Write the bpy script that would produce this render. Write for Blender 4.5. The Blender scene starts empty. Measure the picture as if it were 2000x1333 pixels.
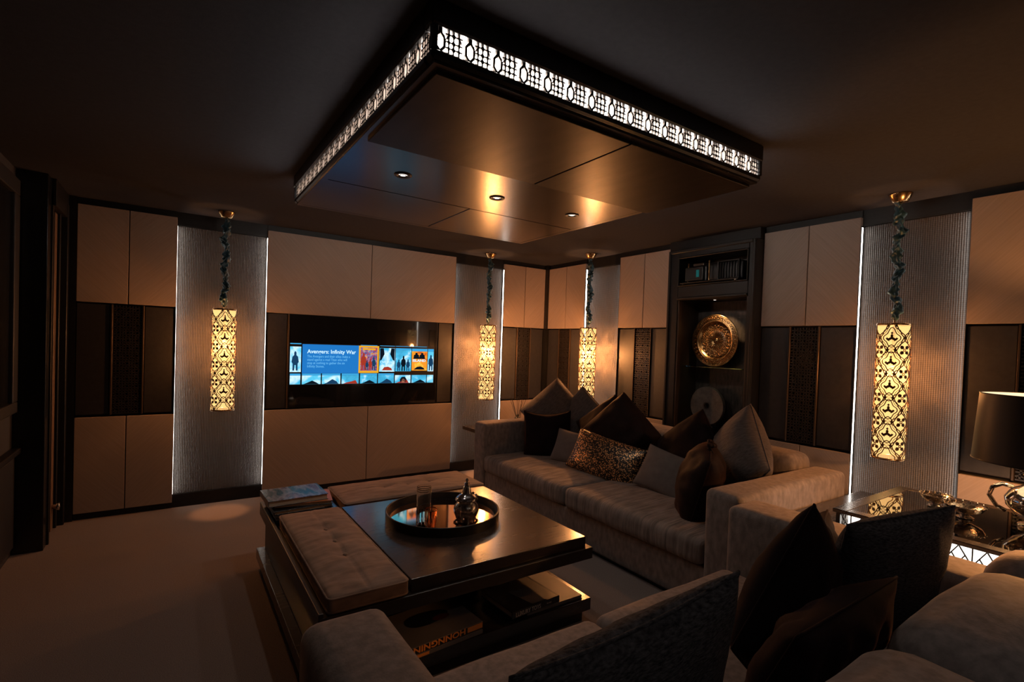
import bpy, bmesh, math, random
from mathutils import Vector, Matrix, noise
random.seed(7)
PI = math.pi
S = bpy.context.scene
COL = S.collection

# ------------------------------------------------------------------ camera, world, exposure
YAW, PITCH, ROLL = math.radians(34.5247), math.radians(-1.1782), math.radians(1.9964)
CAMZ = 1.47069
F = Vector((math.sin(YAW)*math.cos(PITCH), math.cos(YAW)*math.cos(PITCH), math.sin(PITCH)))
R0 = Vector((math.cos(YAW), -math.sin(YAW), 0)); U0 = R0.cross(F)
RR = R0*math.cos(ROLL)+U0*math.sin(ROLL); UU = -R0*math.sin(ROLL)+U0*math.cos(ROLL)
cd = bpy.data.cameras.new('camera'); cam = bpy.data.objects.new('camera', cd); COL.objects.link(cam)
m = Matrix((RR, UU, -F)).transposed().to_4x4(); m.translation = Vector((0, 0, CAMZ)); cam.matrix_world = m
cd.sensor_width = 36; cd.lens = 986.7194/2000*36
cd.shift_x = (1000-1016.0219)/2000; cd.shift_y = (694.9393-666.5)/2000
cd.clip_start = 0.02
S.camera = cam
w = bpy.data.worlds.new('world'); S.world = w; w.use_nodes = True
w.node_tree.nodes['Background'].inputs[0].default_value = (0.001, 0.001, 0.0012, 1)
w.node_tree.nodes['Background'].inputs[1].default_value = 1.0
S.view_settings.view_transform = 'Standard'; S.view_settings.look = 'None'
S.view_settings.gamma = 1; S.view_settings.exposure = 0.0; S.view_settings.use_curve_mapping = False
WARM = (1.0, 0.42, 0.12)

# ------------------------------------------------------------------ materials
def nt(name):
    mt = bpy.data.materials.new(name); mt.use_nodes = True
    return mt, mt.node_tree.nodes, mt.node_tree.links, mt.node_tree.nodes['Principled BSDF']
def mat(name, col, rough=0.5, metal=0.0, spec=0.5, sheen=0.0, var=0.0, vscale=8.0, stretch=(1,1,1), bump=0.0, bscale=60.0, bstretch=(1,1,1), coat=0.0, sheentint=None, rvar=0.0, bdist=.004):
    mt, n, l, b = nt(name)
    b.inputs['Base Color'].default_value = (*col, 1); b.inputs['Roughness'].default_value = rough
    b.inputs['Metallic'].default_value = metal; b.inputs['Specular IOR Level'].default_value = spec
    if sheen:
        b.inputs['Sheen Weight'].default_value = sheen; b.inputs['Sheen Roughness'].default_value = 0.4
        b.inputs['Sheen Tint'].default_value = (*(sheentint or col), 1)
    if coat: b.inputs['Coat Weight'].default_value = coat; b.inputs['Coat Roughness'].default_value = 0.16
    tc = n.new('ShaderNodeTexCoord')
    def nz(sc, st, det=4):
        mp = n.new('ShaderNodeMapping'); mp.inputs['Scale'].default_value = st
        l.new(tc.outputs['Object'], mp.inputs[0])
        t = n.new('ShaderNodeTexNoise'); t.inputs['Scale'].default_value = sc; t.inputs['Detail'].default_value = det
        l.new(mp.outputs[0], t.inputs['Vector']); return t
    if var:
        t = nz(vscale, stretch)
        rp = n.new('ShaderNodeMapRange'); rp.inputs['From Min'].default_value = .3; rp.inputs['From Max'].default_value = .7
        rp.inputs['To Min'].default_value = 1-var; rp.inputs['To Max'].default_value = 1+var
        l.new(t.outputs['Fac'], rp.inputs[0])
        mx = n.new('ShaderNodeMix'); mx.data_type = 'RGBA'; mx.blend_type = 'MULTIPLY'; mx.inputs[0].default_value = 1
        mx.inputs[6].default_value = (*col, 1); l.new(rp.outputs[0], mx.inputs[7]); l.new(mx.outputs[2], b.inputs['Base Color'])
        if rvar:
            r2 = n.new('ShaderNodeMapRange'); r2.inputs['To Min'].default_value = rough-rvar; r2.inputs['To Max'].default_value = rough+rvar
            l.new(t.outputs['Fac'], r2.inputs[0]); l.new(r2.outputs[0], b.inputs['Roughness'])
    if bump:
        t = nz(bscale, bstretch); bp = n.new('ShaderNodeBump'); bp.inputs['Strength'].default_value = bump; bp.inputs['Distance'].default_value = bdist
        l.new(t.outputs['Fac'], bp.inputs['Height']); l.new(bp.outputs[0], b.inputs['Normal'])
    return mt
def emis(name, col, st):
    mt, n, l, b = nt(name); b.inputs['Base Color'].default_value = (0,0,0,1)
    b.inputs['Emission Color'].default_value = (*col, 1); b.inputs['Emission Strength'].default_value = st
    b.inputs['Specular IOR Level'].default_value = 0
    return mt
M = {}
def wallpanel(name, col, ang, axis):
    """taupe fabric/veneer board with a fine diagonal grain; axis = wall's horizontal world axis"""
    mt, n, l, b = nt(name); b.inputs['Roughness'].default_value = .62; b.inputs['Specular IOR Level'].default_value = .3
    tc = n.new('ShaderNodeTexCoord'); mp = n.new('ShaderNodeMapping'); l.new(tc.outputs['Object'], mp.inputs[0])
    mp2 = n.new('ShaderNodeMapping'); l.new(mp.outputs[0], mp2.inputs[0])
    if axis == 'x': mp.inputs['Rotation'].default_value = (0, ang, 0)
    else: mp.inputs['Rotation'].default_value = (ang, 0, 0)
    mp2.inputs['Scale'].default_value = (120, 120, 4) if axis == 'x' else (120, 120, 4)
    t = n.new('ShaderNodeTexNoise'); t.inputs['Scale'].default_value = 1.0; t.inputs['Detail'].default_value = 3
    l.new(mp2.outputs[0], t.inputs['Vector'])
    cr = n.new('ShaderNodeValToRGB'); cr.color_ramp.elements[0].position = .32; cr.color_ramp.elements[1].position = .72
    cr.color_ramp.elements[0].color = (*[c*.9 for c in col], 1); cr.color_ramp.elements[1].color = (*[c*1.05 for c in col], 1)
    l.new(t.outputs['Fac'], cr.inputs[0]); l.new(cr.outputs[0], b.inputs['Base Color'])
    bp = n.new('ShaderNodeBump'); bp.inputs['Strength'].default_value = .10; bp.inputs['Distance'].default_value = .0015
    l.new(t.outputs['Fac'], bp.inputs['Height']); l.new(bp.outputs[0], b.inputs['Normal'])
    return mt
TAUPE = (.33, .262, .228)
M['pxa'] = wallpanel('taupe_board_back_a', TAUPE, .75, 'x'); M['pxb'] = wallpanel('taupe_board_back_b', TAUPE, -.75, 'x')
M['pya'] = wallpanel('taupe_board_right_a', TAUPE, .75, 'y'); M['pyb'] = wallpanel('taupe_board_right_b', TAUPE, -.75, 'y')
M['dark'] = mat('dark_leather_board', (.019,.017,.018), .5, var=.25, vscale=30, bump=.15, bscale=180)
M['trim'] = mat('black_brown_trim', (.009,.008,.008), .45, spec=.35, var=.2, vscale=12, stretch=(1,1,6))
M['lacq'] = mat('black_lacquer', (.008,.008,.009), .25)
M['post'] = mat('bronze_post', (.075,.052,.038), .38, metal=.6)
M['ceil'] = mat('ceiling_paint', (.036,.036,.042), .9, spec=.08, var=.08, vscale=40, bump=.1, bscale=200)
M['wallblk'] = mat('dark_wall_paint', (.035,.032,.036), .7)
M['carpet'] = mat('carpet_pile', (.27,.212,.19), .95, spec=.1, sheen=.3, sheentint=(.5,.4,.35), var=.3, vscale=260, bump=.9, bscale=420)
M['sofa'] = mat('taupe_velvet', (.205,.168,.152), .72, spec=.2, sheen=.55, sheentint=(.55,.42,.36), var=.28, vscale=38, stretch=(1,1,.5), bump=.2, bscale=160)
M['cush'] = mat('brown_velvet_seat', (.24,.155,.115), .7, spec=.2, sheen=.6, sheentint=(.6,.42,.32), var=.3, vscale=14, stretch=(.6,1.6,1), bump=.25, bscale=60, bstretch=(.5,2,1))
M['maroon'] = mat('maroon_velvet', (.011,.0055,.006), .8, spec=.08, sheen=.12, sheentint=(.4,.2,.18), var=.35, vscale=9, bump=.8, bscale=7, bstretch=(1,2.6,1))
M['choc'] = mat('chocolate_velvet', (.016,.008,.007), .7, spec=.12, sheen=.16, sheentint=(.55,.25,.15), var=.35, vscale=10, bump=1.0, bscale=8, bstretch=(1,2.8,1))
M['linen'] = mat('taupe_linen', (.11,.09,.084), .75, spec=.2, sheen=.3, sheentint=(.5,.4,.36), var=.35, vscale=30, stretch=(1,6,1), bump=.35, bscale=90, bstretch=(1,6,1))
M['plain'] = mat('stone_cotton', (.15,.125,.118), .8, spec=.15, var=.1, vscale=20, bump=.1, bscale=200)
M['tweed'] = mat('charcoal_tweed', (.06,.055,.058), .85, spec=.15, var=.75, vscale=70, stretch=(1,4,1), bump=.6, bscale=150, bstretch=(1,3,1))
M['wood'] = mat('dark_stained_wood', (.022,.016,.014), .26, coat=.5, var=.35, vscale=5, stretch=(1.2,12,4), bump=.008, bscale=14, bstretch=(1,16,4), rvar=.05)
M['woodside'] = mat('espresso_wood', (.018,.014,.013), .4, var=.3, vscale=6, stretch=(2,2,10))
M['reflstrip'] = mat('reflection_strip_brown', (.16,.09,.05), .5, var=.2, vscale=10, stretch=(8,8,1))  # brown that paints in the pendant's reflection on the door glass
M['coff'] = mat('coffer_brown_lacquer', (.03,.027,.028), .24, var=.15, vscale=6, stretch=(3,1,1), bump=.012, bscale=20, bstretch=(3,1,1))
M['coffm'] = mat('coffer_leather_board', (.03,.026,.026), .36, spec=.10, var=.25, vscale=5, stretch=(3,1,1), bump=.06, bscale=26, bstretch=(3,1,1))
M['fret'] = mat('dark_fretwork', (.05,.035,.026), .45, metal=.3)
M['fretlamp'] = mat('lamp_filigree_metal', (.10,.05,.02), .5, metal=.4)
M['wfret'] = mat('black_bronze_fretwork', (.030,.026,.025), .32, metal=.2)
M['brass'] = mat('aged_brass', (.62,.40,.20), .22, metal=1.0, var=.15, vscale=30)
M['plate'] = mat('engraved_brass', (.66,.40,.18), .26, metal=1.0, var=.3, vscale=60, bump=.25, bscale=90)
M['patina'] = mat('dark_brass_patina', (.22,.12,.05), .35, metal=1.0)
M['chrome'] = mat('polished_silver', (.72,.66,.6), .1, metal=1.0, var=.12, vscale=40)
M['silver'] = mat('engraved_silver', (.62,.57,.52), .16, metal=1.0, var=.35, vscale=70, bump=.5, bscale=70)
M['cord'] = mat('blue_black_silk', (.018,.055,.075), .38, spec=.5, sheen=.7, sheentint=(.2,.4,.5), var=.3, vscale=30)
M['stone'] = mat('stone_disc', (.12,.105,.095), .55, var=.3, vscale=25, bump=.15, bscale=80)
M['hair'] = mat('hide_backing', (.06,.048,.042), .5, var=.5, vscale=14, stretch=(1,3,1), bump=.4, bscale=40, bstretch=(1,2,1))
M['blackp'] = mat('black_plastic', (.012,.012,.013), .35)
M['blackm'] = mat('matt_black_metal', (.02,.019,.019), .45, metal=.4)
M['lens'] = mat('blue_lens_glass', (.02,.42,.55), .05, spec=1.0, coat=1.0)
M['paper'] = mat('page_block', (.55,.42,.3), .8, var=.2, vscale=8, stretch=(1,1,60))
M['mirror'] = mat('copper_mirror', (.80,.50,.34), .06, metal=1.0)
M['bglass'] = mat('black_glass', (.006,.006,.007), .03, spec=.6, coat=.4)
M['dmirror'] = mat('smoked_mirror_glass', (.42,.37,.33), .03, metal=1.0)
M['seat'] = mat('taupe_velvet_pleated', (.205,.168,.152), .72, spec=.2, sheen=.55, sheentint=(.55,.42,.36), var=.35, vscale=16, stretch=(.5,1.4,.4), bump=1.0, bscale=15, bstretch=(.22,3.0,.22), bdist=.014)
M['orange'] = mat('orange_book_print', (.85,.30,.05), .5)
M['white'] = mat('pale_print', (.6,.52,.45), .5)
M['darkcover'] = mat('black_book_cover', (.016,.015,.016), .3)
M['greycover'] = mat('grey_book_cover', (.17,.145,.13), .4, var=.2, vscale=6)
M['redcar'] = mat('dark_red_print', (.10,.018,.014), .3)
M['orcover'] = mat('orange_book_cover', (.55,.17,.04), .4)
M['reed'] = mat('reed_stick', (.012,.010,.009), .6)
def glassmat(name, col, rough=0.02):
    mt, n, l, b = nt(name); b.inputs['Base Color'].default_value = (*col,1); b.inputs['Roughness'].default_value = rough
    b.inputs['Transmission Weight'].default_value = 1.0; b.inputs['IOR'].default_value = 1.45
    return mt
M['glass'] = glassmat('clear_glass', (.95,.95,.93)); M['tea'] = glassmat('amber_glass', (.95,.62,.42)); M['greenglass'] = glassmat('green_edge_glass', (.55,.85,.6))
# ribbed column fabric: bead-like vertical ribs as fine relief
mt, n, l, b = nt('ribbed_bead_fabric'); M['rib'] = mt
b.inputs['Roughness'].default_value = .55; b.inputs['Base Color'].default_value = (.13,.115,.11,1); b.inputs['Specular IOR Level'].default_value = .4
tc = n.new('ShaderNodeTexCoord'); sp = n.new('ShaderNodeSeparateXYZ'); l.new(tc.outputs['Object'], sp.inputs[0])
ad = n.new('ShaderNodeMath'); ad.operation = 'ADD'; l.new(sp.outputs[0], ad.inputs[0]); l.new(sp.outputs[1], ad.inputs[1])
def sinw(src, k):
    a = n.new('ShaderNodeMath'); a.operation = 'MULTIPLY'; a.inputs[1].default_value = k; l.new(src, a.inputs[0])
    c = n.new('ShaderNodeMath'); c.operation = 'SINE'; l.new(a.outputs[0], c.inputs[0])
    d = n.new('ShaderNodeMath'); d.operation = 'MULTIPLY_ADD'; d.inputs[1].default_value = .5; d.inputs[2].default_value = .5; l.new(c.outputs[0], d.inputs[0]); return d
s1 = sinw(ad.outputs[0], 2*PI/.012); s2 = sinw(sp.outputs[2], 2*PI/.012)
mm = n.new('ShaderNodeMath'); mm.operation = 'MULTIPLY_ADD'; l.new(s2.outputs[0], mm.inputs[0]); mm.inputs[1].default_value = .35; l.new(s1.outputs[0], mm.inputs[2])
bp = n.new('ShaderNodeBump'); bp.inputs['Strength'].default_value = .9; bp.inputs['Distance'].default_value = .003; l.new(mm.outputs[0], bp.inputs['Height']); l.new(bp.outputs[0], b.inputs['Normal'])
mr = n.new('ShaderNodeMapRange'); mr.inputs['From Max'].default_value = 1.3; l.new(mm.outputs[0], mr.inputs[0])
cr = n.new('ShaderNodeValToRGB'); cr.color_ramp.elements[0].color = (.035,.031,.03,1); cr.color_ramp.elements[1].color = (.135,.12,.115,1)
l.new(mr.outputs[0], cr.inputs[0]); l.new(cr.outputs[0], b.inputs['Base Color'])
# sequins
mt, n, l, b = nt('copper_sequins'); M['sequin'] = mt
tc = n.new('ShaderNodeTexCoord'); v = n.new('ShaderNodeTexVoronoi'); v.inputs['Scale'].default_value = 150; l.new(tc.outputs['Object'], v.inputs['Vector'])
cr = n.new('ShaderNodeValToRGB'); cr.color_ramp.interpolation = 'CONSTANT'; cr.color_ramp.elements[0].color = (.015,.008,.006,1); cr.color_ramp.elements[1].color = (.9,.5,.22,1); cr.color_ramp.elements[1].position = .76
sx = n.new('ShaderNodeSeparateColor'); l.new(v.outputs['Color'], sx.inputs[0]); l.new(sx.outputs[0], cr.inputs[0]); l.new(cr.outputs[0], b.inputs['Base Color'])
b.inputs['Roughness'].default_value = .35; l.new(cr.outputs[0], b.inputs['Metallic'])
bp = n.new('ShaderNodeBump'); bp.inputs['Strength'].default_value = 1.0; bp.inputs['Distance'].default_value = .004; l.new(sx.outputs[1], bp.inputs['Height']); l.new(bp.outputs[0], b.inputs['Normal'])
# pendant diffuser: glowing parchment that also passes the bulb's light
mt, n, l, b = nt('lamp_parchment'); M['parch'] = mt
n.remove(b); out = n['Material Output']
tr = n.new('ShaderNodeBsdfTranslucent'); tr.inputs[0].default_value = (.022,.018,.011,1)
em = n.new('ShaderNodeEmission'); em.inputs[0].default_value = (1.0,.60,.22,1); em.inputs[1].default_value = .8
tp = n.new('ShaderNodeBsdfTransparent'); tp.inputs[0].default_value = (.60,.56,.50,1)
as_ = n.new('ShaderNodeAddShader'); l.new(tr.outputs[0], as_.inputs[0]); l.new(em.outputs[0], as_.inputs[1])
as2 = n.new('ShaderNodeAddShader'); l.new(as_.outputs[0], as2.inputs[0]); l.new(tp.outputs[0], as2.inputs[1]); l.new(as2.outputs[0], out.inputs[0])
M['led'] = emis('white_led', (1.0,.93,.84), 10.0)
M['cofglow'] = emis('coffer_led', (1.0,.88,.78), 32.0)
M['boxglow'] = emis('side_table_led', (1.0,.92,.82), 3.0)
M['dlens'] = emis('downlight_lens', (1.0,.93,.85), 2.5)
M['shade_in'] = emis('lampshade_lining', (1.0,.72,.40), 1.6)
M['s_blue'] = emis('screen_blue', (.012,.14,.42), 1.4)
M['s_txt'] = emis('screen_text', (.55,.80,.95), 1.25)
M['s_sub'] = emis('screen_small_text', (.12,.42,.75), 1.25)
M['s_band'] = emis('screen_band', (.04,.32,.62), 1.25)
M['s_gold'] = emis('screen_gold', (.90,.42,.02), 1.0)
M['s_dark'] = emis('screen_black', (.004,.008,.014), 1.0); M['s_navy'] = emis('screen_navy', (.01,.05,.12), 1.0); M['s_red'] = emis('screen_red', (.40,.04,.02), 1.0); M['s_skin'] = emis('screen_tan', (.55,.25,.14), 1.0)
def poster(name, cols, sc=9.0, st=1.35):
    mt, n, l, b = nt(name); b.inputs['Base Color'].default_value = (0,0,0,1); b.inputs['Specular IOR Level'].default_value = 0
    tc = n.new('ShaderNodeTexCoord'); t = n.new('ShaderNodeTexNoise'); t.inputs['Scale'].default_value = sc; t.inputs['Detail'].default_value = 6; t.inputs['Distortion'].default_value = .6
    l.new(tc.outputs['Object'], t.inputs['Vector'])
    cr = n.new('ShaderNodeValToRGB'); e = cr.color_ramp.elements
    for i, c in enumerate(cols):
        p = .30+.42*i/(len(cols)-1)
        if i < 2: el = e[i]; el.position = p
        else: el = e.new(p)
        el.color = (*c, 1)
    l.new(t.outputs['Fac'], cr.inputs[0]); l.new(cr.outputs[0], b.inputs['Emission Color']); b.inputs['Emission Strength'].default_value = st
    return mt
CY, DK, RD, ORG, WH = (.06,.42,.66), (.005,.012,.02), (.45,.03,.01), (.75,.25,.02), (.55,.75,.85)
M['p1'] = poster('poster_blue_red', [DK, (.02,.10,.30), RD, (.03,.2,.42), ORG, DK], 30)
M['p2'] = poster('poster_cyan_black', [(.03,.25,.42), CY, WH, CY], 7)
M['p3'] = poster('poster_cyan', [CY, (.04,.3,.5), CY, WH], 8)
M['p4'] = poster('poster_orange', [RD, ORG, ORG, (.9,.5,.06)], 10)
M['p5'] = poster('poster_sky', [CY, (.10,.5,.72), WH, CY], 8)
# book cover print (fjord-like colour patches)
mt, n, l, b = nt('printed_cover'); M['print'] = mt
tc = n.new('ShaderNodeTexCoord'); mp = n.new('ShaderNodeMapping'); mp.inputs['Rotation'].default_value = (0,0,.5); mp.inputs['Scale'].default_value = (9,3,1); l.new(tc.outputs['Object'], mp.inputs[0])
t = n.new('ShaderNodeTexNoise'); t.inputs['Scale'].default_value = 1.1; t.inputs['Detail'].default_value = 5; l.new(mp.outputs[0], t.inputs['Vector'])
cr = n.new('ShaderNodeValToRGB'); e = cr.color_ramp.elements
e[0].position = .3; e[0].color = (.04,.04,.05,1); e[1].position = .42; e[1].color = (.03,.10,.14,1)
for p, c in ((.5,(.28,.28,.34)),(.56,(.10,.05,.06)),(.66,(.30,.14,.10))):
    q = e.new(p); q.color = (*c,1)
l.new(t.outputs['Fac'], cr.inputs[0]); l.new(cr.outputs[0], b.inputs['Base Color']); b.inputs['Roughness'].default_value = .25

# ------------------------------------------------------------------ geometry helpers
def link(name, me, mt, parent=None, smooth=False):
    o = bpy.data.objects.new(name, me); COL.objects.link(o)
    if mt is not None:
        me.materials.append(M[mt] if isinstance(mt, str) else mt)
    if parent is not None: o.parent = parent
    if smooth: me.polygons.foreach_set('use_smooth', [True]*len(me.polygons))
    return o
def tag(o, label=None, cat=None, group=None, kind=None):
    if label: o['label'] = label
    if cat: o['category'] = cat
    if group: o['group'] = group
    if kind: o['kind'] = kind
    return o
def empty(name, loc=(0,0,0), rz=0.0, label=None, cat=None, group=None, kind=None):
    o = bpy.data.objects.new(name, None); COL.objects.link(o); o.location = loc; o.rotation_euler = (0,0,rz); o.empty_display_size = .1
    return tag(o, label, cat, group, kind)
class MB:
    def __init__(s): s.v = []; s.f = []
    def add(s, vs, fs):
        o = len(s.v); s.v += [tuple(p) for p in vs]; s.f += [tuple(i+o for i in f) for f in fs]; return s
    def box(s, x0,x1,y0,y1,z0,z1, mtx=None):
        vs = [Vector(p) for p in ((x0,y0,z0),(x1,y0,z0),(x1,y1,z0),(x0,y1,z0),(x0,y0,z1),(x1,y0,z1),(x1,y1,z1),(x0,y1,z1))]
        if mtx is not None: vs = [mtx@p for p in vs]
        return s.add(vs, [(0,3,2,1),(4,5,6,7),(0,1,5,4),(1,2,6,5),(2,3,7,6),(3,0,4,7)])
    def lathe(s, prof, n=32, c=(0,0,0), ax='z', close=False):
        vs = []; k = len(prof)
        for i in range(n):
            a = 2*PI*i/n
            for r, z in prof:
                p = (r*math.cos(a), r*math.sin(a), z)
                if ax == 'x': p = (z, p[0], p[1])
                elif ax == 'y': p = (p[0], z, p[1])
                vs.append((p[0]+c[0], p[1]+c[1], p[2]+c[2]))
        fs = []
        for i in range(n):
            j = (i+1) % n
            for q in range(k-1 + (1 if close else 0)):
                q2 = (q+1) % k
                fs.append((i*k+q, j*k+q, j*k+q2, i*k+q2))
        return s.add(vs, fs)
    def tube(s, pts, r, n=8, closed=False):
        pts = [Vector(p) for p in pts]; k = len(pts); vs = []; fs = []
        rs = r if isinstance(r, (list, tuple)) else [r]*k
        up = Vector((0,0,1)); prev = None
        for i, p in enumerate(pts):
            a = pts[(i-1) % k] if (closed or i > 0) else p; b_ = pts[(i+1) % k] if (closed or i < k-1) else p
            t = (b_-a); t = t.normalized() if t.length > 1e-9 else Vector((0,0,1))
            if prev is None:
                x = t.orthogonal().normalized()
            else:
                x = prev - t*prev.dot(t); x = x.normalized() if x.length > 1e-6 else t.orthogonal().normalized()
            prev = x; y = t.cross(x)
            for q in range(n):
                an = 2*PI*q/n; vs.append(p + (x*math.cos(an)+y*math.sin(an))*rs[i])
        for i in range(k if closed else k-1):
            j = (i+1) % k
            for q in range(n):
                q2 = (q+1) % n; fs.append((i*n+q, i*n+q2, j*n+q2, j*n+q))
        if not closed: fs.append(tuple(range(n))[::-1]); fs.append(tuple((k-1)*n+q for q in range(n)))
        return s.add(vs, fs)
    def mesh(s, name):
        me = bpy.data.meshes.new(name); me.from_pydata(s.v, [], s.f); me.update(); return me
    def build(s, name, mt, parent=None, smooth=False, sharp=None):
        me = s.mesh(name)
        o = link(name, me, mt, parent, smooth)
        if sharp is not None:
            for e_ in (): pass
            try: me.set_sharp_from_angle(angle=sharp)
            except Exception: pass
        return o
def bevelled(me, w, seg=2):
    bm = bmesh.new(); bm.from_mesh(me); bmesh.ops.recalc_face_normals(bm, faces=bm.faces)
    bmesh.ops.bevel(bm, geom=list(bm.edges), offset=w, segments=seg, affect='EDGES', profile=.5, clamp_overlap=True)
    bm.to_mesh(me); bm.free()
def box(name, x0,x1,y0,y1,z0,z1, mt, parent=None, bev=0.0, seg=2):
    if parent is not None and parent.type == 'EMPTY' and parent.get('_loc'): pass
    if parent is None:
        c = ((x0+x1)/2, (y0+y1)/2, z0)
    else: c = (0,0,0)
    me = MB().box(x0-c[0],x1-c[0],y0-c[1],y1-c[1],z0-c[2],z1-c[2]).mesh(name)
    if bev: bevelled(me, bev, seg)
    o = link(name, me, mt, parent); o.location = c
    return o
def rshell(hx,hy,hz,r,nx,ny,nz,fn=None):
    """rounded box shell, dense grid, optional displacement fn(p, normal)->p"""
    def ax(h, n_):
        k = 3; a = [-h + r*(1-math.cos(PI/2*i/k)) for i in range(k)]
        b_ = [-(h-r) + 2*(h-r)*i/n_ for i in range(n_+1)]
        return a + b_ + [-q for q in reversed(a)]
    X, Y, Z = ax(hx,nx), ax(hy,ny), ax(hz,nz); idx = {}; vs = []; fs = []
    def vid(i,j,k):
        key = (i,j,k)
        if key in idx: return idx[key]
        p = Vector((X[i],Y[j],Z[k])); q = Vector((max(-(hx-r),min(hx-r,p.x)),max(-(hy-r),min(hy-r,p.y)),max(-(hz-r),min(hz-r,p.z))))
        d = p-q; nrm = d.normalized() if d.length > 1e-9 else Vector((0,0,1)); p = q+nrm*r
        if fn: p = fn(p, nrm)
        idx[key] = len(vs); vs.append(p); return idx[key]
    I, J, K = len(X)-1, len(Y)-1, len(Z)-1
    for i in range(I):
        for j in range(J):
            fs.append((vid(i,j,K),vid(i+1,j,K),vid(i+1,j+1,K),vid(i,j+1,K))); fs.append((vid(i,j,0),vid(i,j+1,0),vid(i+1,j+1,0),vid(i+1,j,0)))
    for i in range(I):
        for k in range(K):
            fs.append((vid(i,0,k),vid(i+1,0,k),vid(i+1,0,k+1),vid(i,0,k+1))); fs.append((vid(i,J,k),vid(i,J,k+1),vid(i+1,J,k+1),vid(i+1,J,k)))
    for j in range(J):
        for k in range(K):
            fs.append((vid(0,j,k),vid(0,j,k+1),vid(0,j+1,k+1),vid(0,j+1,k))); fs.append((vid(I,j,k),vid(I,j+1,k),vid(I,j+1,k+1),vid(I,j,k+1)))
    return vs, fs
def soft(name, x0,x1,y0,y1,z0,z1, mt, parent, r=.03, crown=0.0, wr=0.0, n=14, seed=0.0, wf=5.0):
    hx,hy,hz = (x1-x0)/2,(y1-y0)/2,(z1-z0)/2; c = Vector(((x0+x1)/2,(y0+y1)/2,(z0+z1)/2))
    def fn(p, nr):
        u, v_, t_ = p.x/hx, p.y/hy, p.z/hz
        k = max(0,1-abs(u)**2.5)*max(0,1-abs(v_)**2.5)
        q = Vector(p)
        if nr.z > .3: q.z += crown*k
        if abs(nr.x) > .3: q.x += math.copysign(crown*.35*max(0,1-v_*v_)*max(0,1-t_*t_), nr.x)
        if abs(nr.y) > .3: q.y += math.copysign(crown*.35*max(0,1-u*u)*max(0,1-t_*t_), nr.y)
        if wr: q += nr*wr*noise.noise(Vector((p.x*wf+seed,p.y*wf,p.z*wf*.5)))
        return q+c
    r = min(r, hx*.95, hy*.95, hz*.95)
    vs, fs = rshell(hx,hy,hz,r,n,n,max(2,n//3),fn)
    return MB().add(vs,fs).build(name, mt, parent, smooth=True)
def pillow_mesh(name, w, h, t, pinch=.09, wr=.006, seed=0.0, n=26, sag=0.0, fold=0.0):
    vs = []; fs = []
    def outline(u, v_):
        x = u*w/2*(1-pinch*(1-v_*v_)); y = v_*h/2*(1-pinch*(1-u*u)); return x, y
    for side in (1,-1):
        o = len(vs)
        for i in range(n+1):
            for j in range(n+1):
                u = math.sin((2*i/n-1)*PI/2); v_ = math.sin((2*j/n-1)*PI/2)
                x, y = outline(u, v_)
                k = max(0,(1-u*u))*max(0,(1-v_*v_)); z = t/2*(k**.42)
                edge = min(1, 4*min(1-abs(u),1-abs(v_)))
                z += wr*edge*noise.noise(Vector((x*14+seed,y*14+side*3,seed)))*1.2
                if wr: z += wr*.9*edge*math.sin(30*(x*.5+y*.3)+6*noise.noise(Vector((x*6,y*6,seed))))*(1-k)
                if fold: z += -fold*math.exp(-(x/.03)**2)*max(0,v_)*edge
                y2 = y - sag*(1-u*u)*max(0,v_)
                vs.append((x, y2, side*max(z,.001 if k > 0 else 0)))
        for i in range(n):
            for j in range(n):
                a = o+i*(n+1)+j; q = (a, a+n+1, a+n+2, a+1); fs.append(q if side == 1 else q[::-1])
    bm = bmesh.new(); 
    me = MB().add(vs,fs).mesh(name); bm.from_mesh(me); bmesh.ops.remove_doubles(bm, verts=bm.verts, dist=.0008); bm.to_mesh(me); bm.free()
    pts = []
    def op(u, v_):
        x, y = outline(u, v_); y -= sag*(1-u*u)*max(0,v_); pts.append((x,y,0))
    K = 20
    for i in range(K): op(-1+2*i/K, -1)
    for i in range(K): op(1, -1+2*i/K)
    for i in range(K): op(1-2*i/K, 1)
    for i in range(K): op(-1, 1-2*i/K)
    pipe = MB().tube(pts, .0048, 6, closed=True).mesh(name+'_piping')
    return me, pipe
def pillow(name, mt, w, h, t, loc, face, lean=15, roll=0, label='', group=None, pinch=.09, wr=.006, piping=True, pmat=None, **kw):
    """loc = centre; face = azimuth (deg) the front looks to, lean back in degrees, roll about the normal"""
    seed = sum(loc)*3.1
    me, pipe = pillow_mesh(name, w, h, t, pinch, wr, seed, **kw)
    o = link(name, me, mt, None, True)
    az = math.radians(face); nrm = Vector((math.cos(az), math.sin(az), 0)); up = Vector((0,0,1))
    le = math.radians(lean); z = (nrm*math.cos(le)+up*math.sin(le)).normalized(); y = (up*math.cos(le)-nrm*math.sin(le)).normalized(); x = y.cross(z)
    m_ = Matrix((x,y,z)).transposed().to_4x4() @ Matrix.Rotation(math.radians(roll),4,'Z'); m_.translation = Vector(loc); o.matrix_world = m_
    tag(o, label, 'cushion', group)
    if piping: link('piping', pipe, pmat or mt, o, True)
    return o
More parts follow.
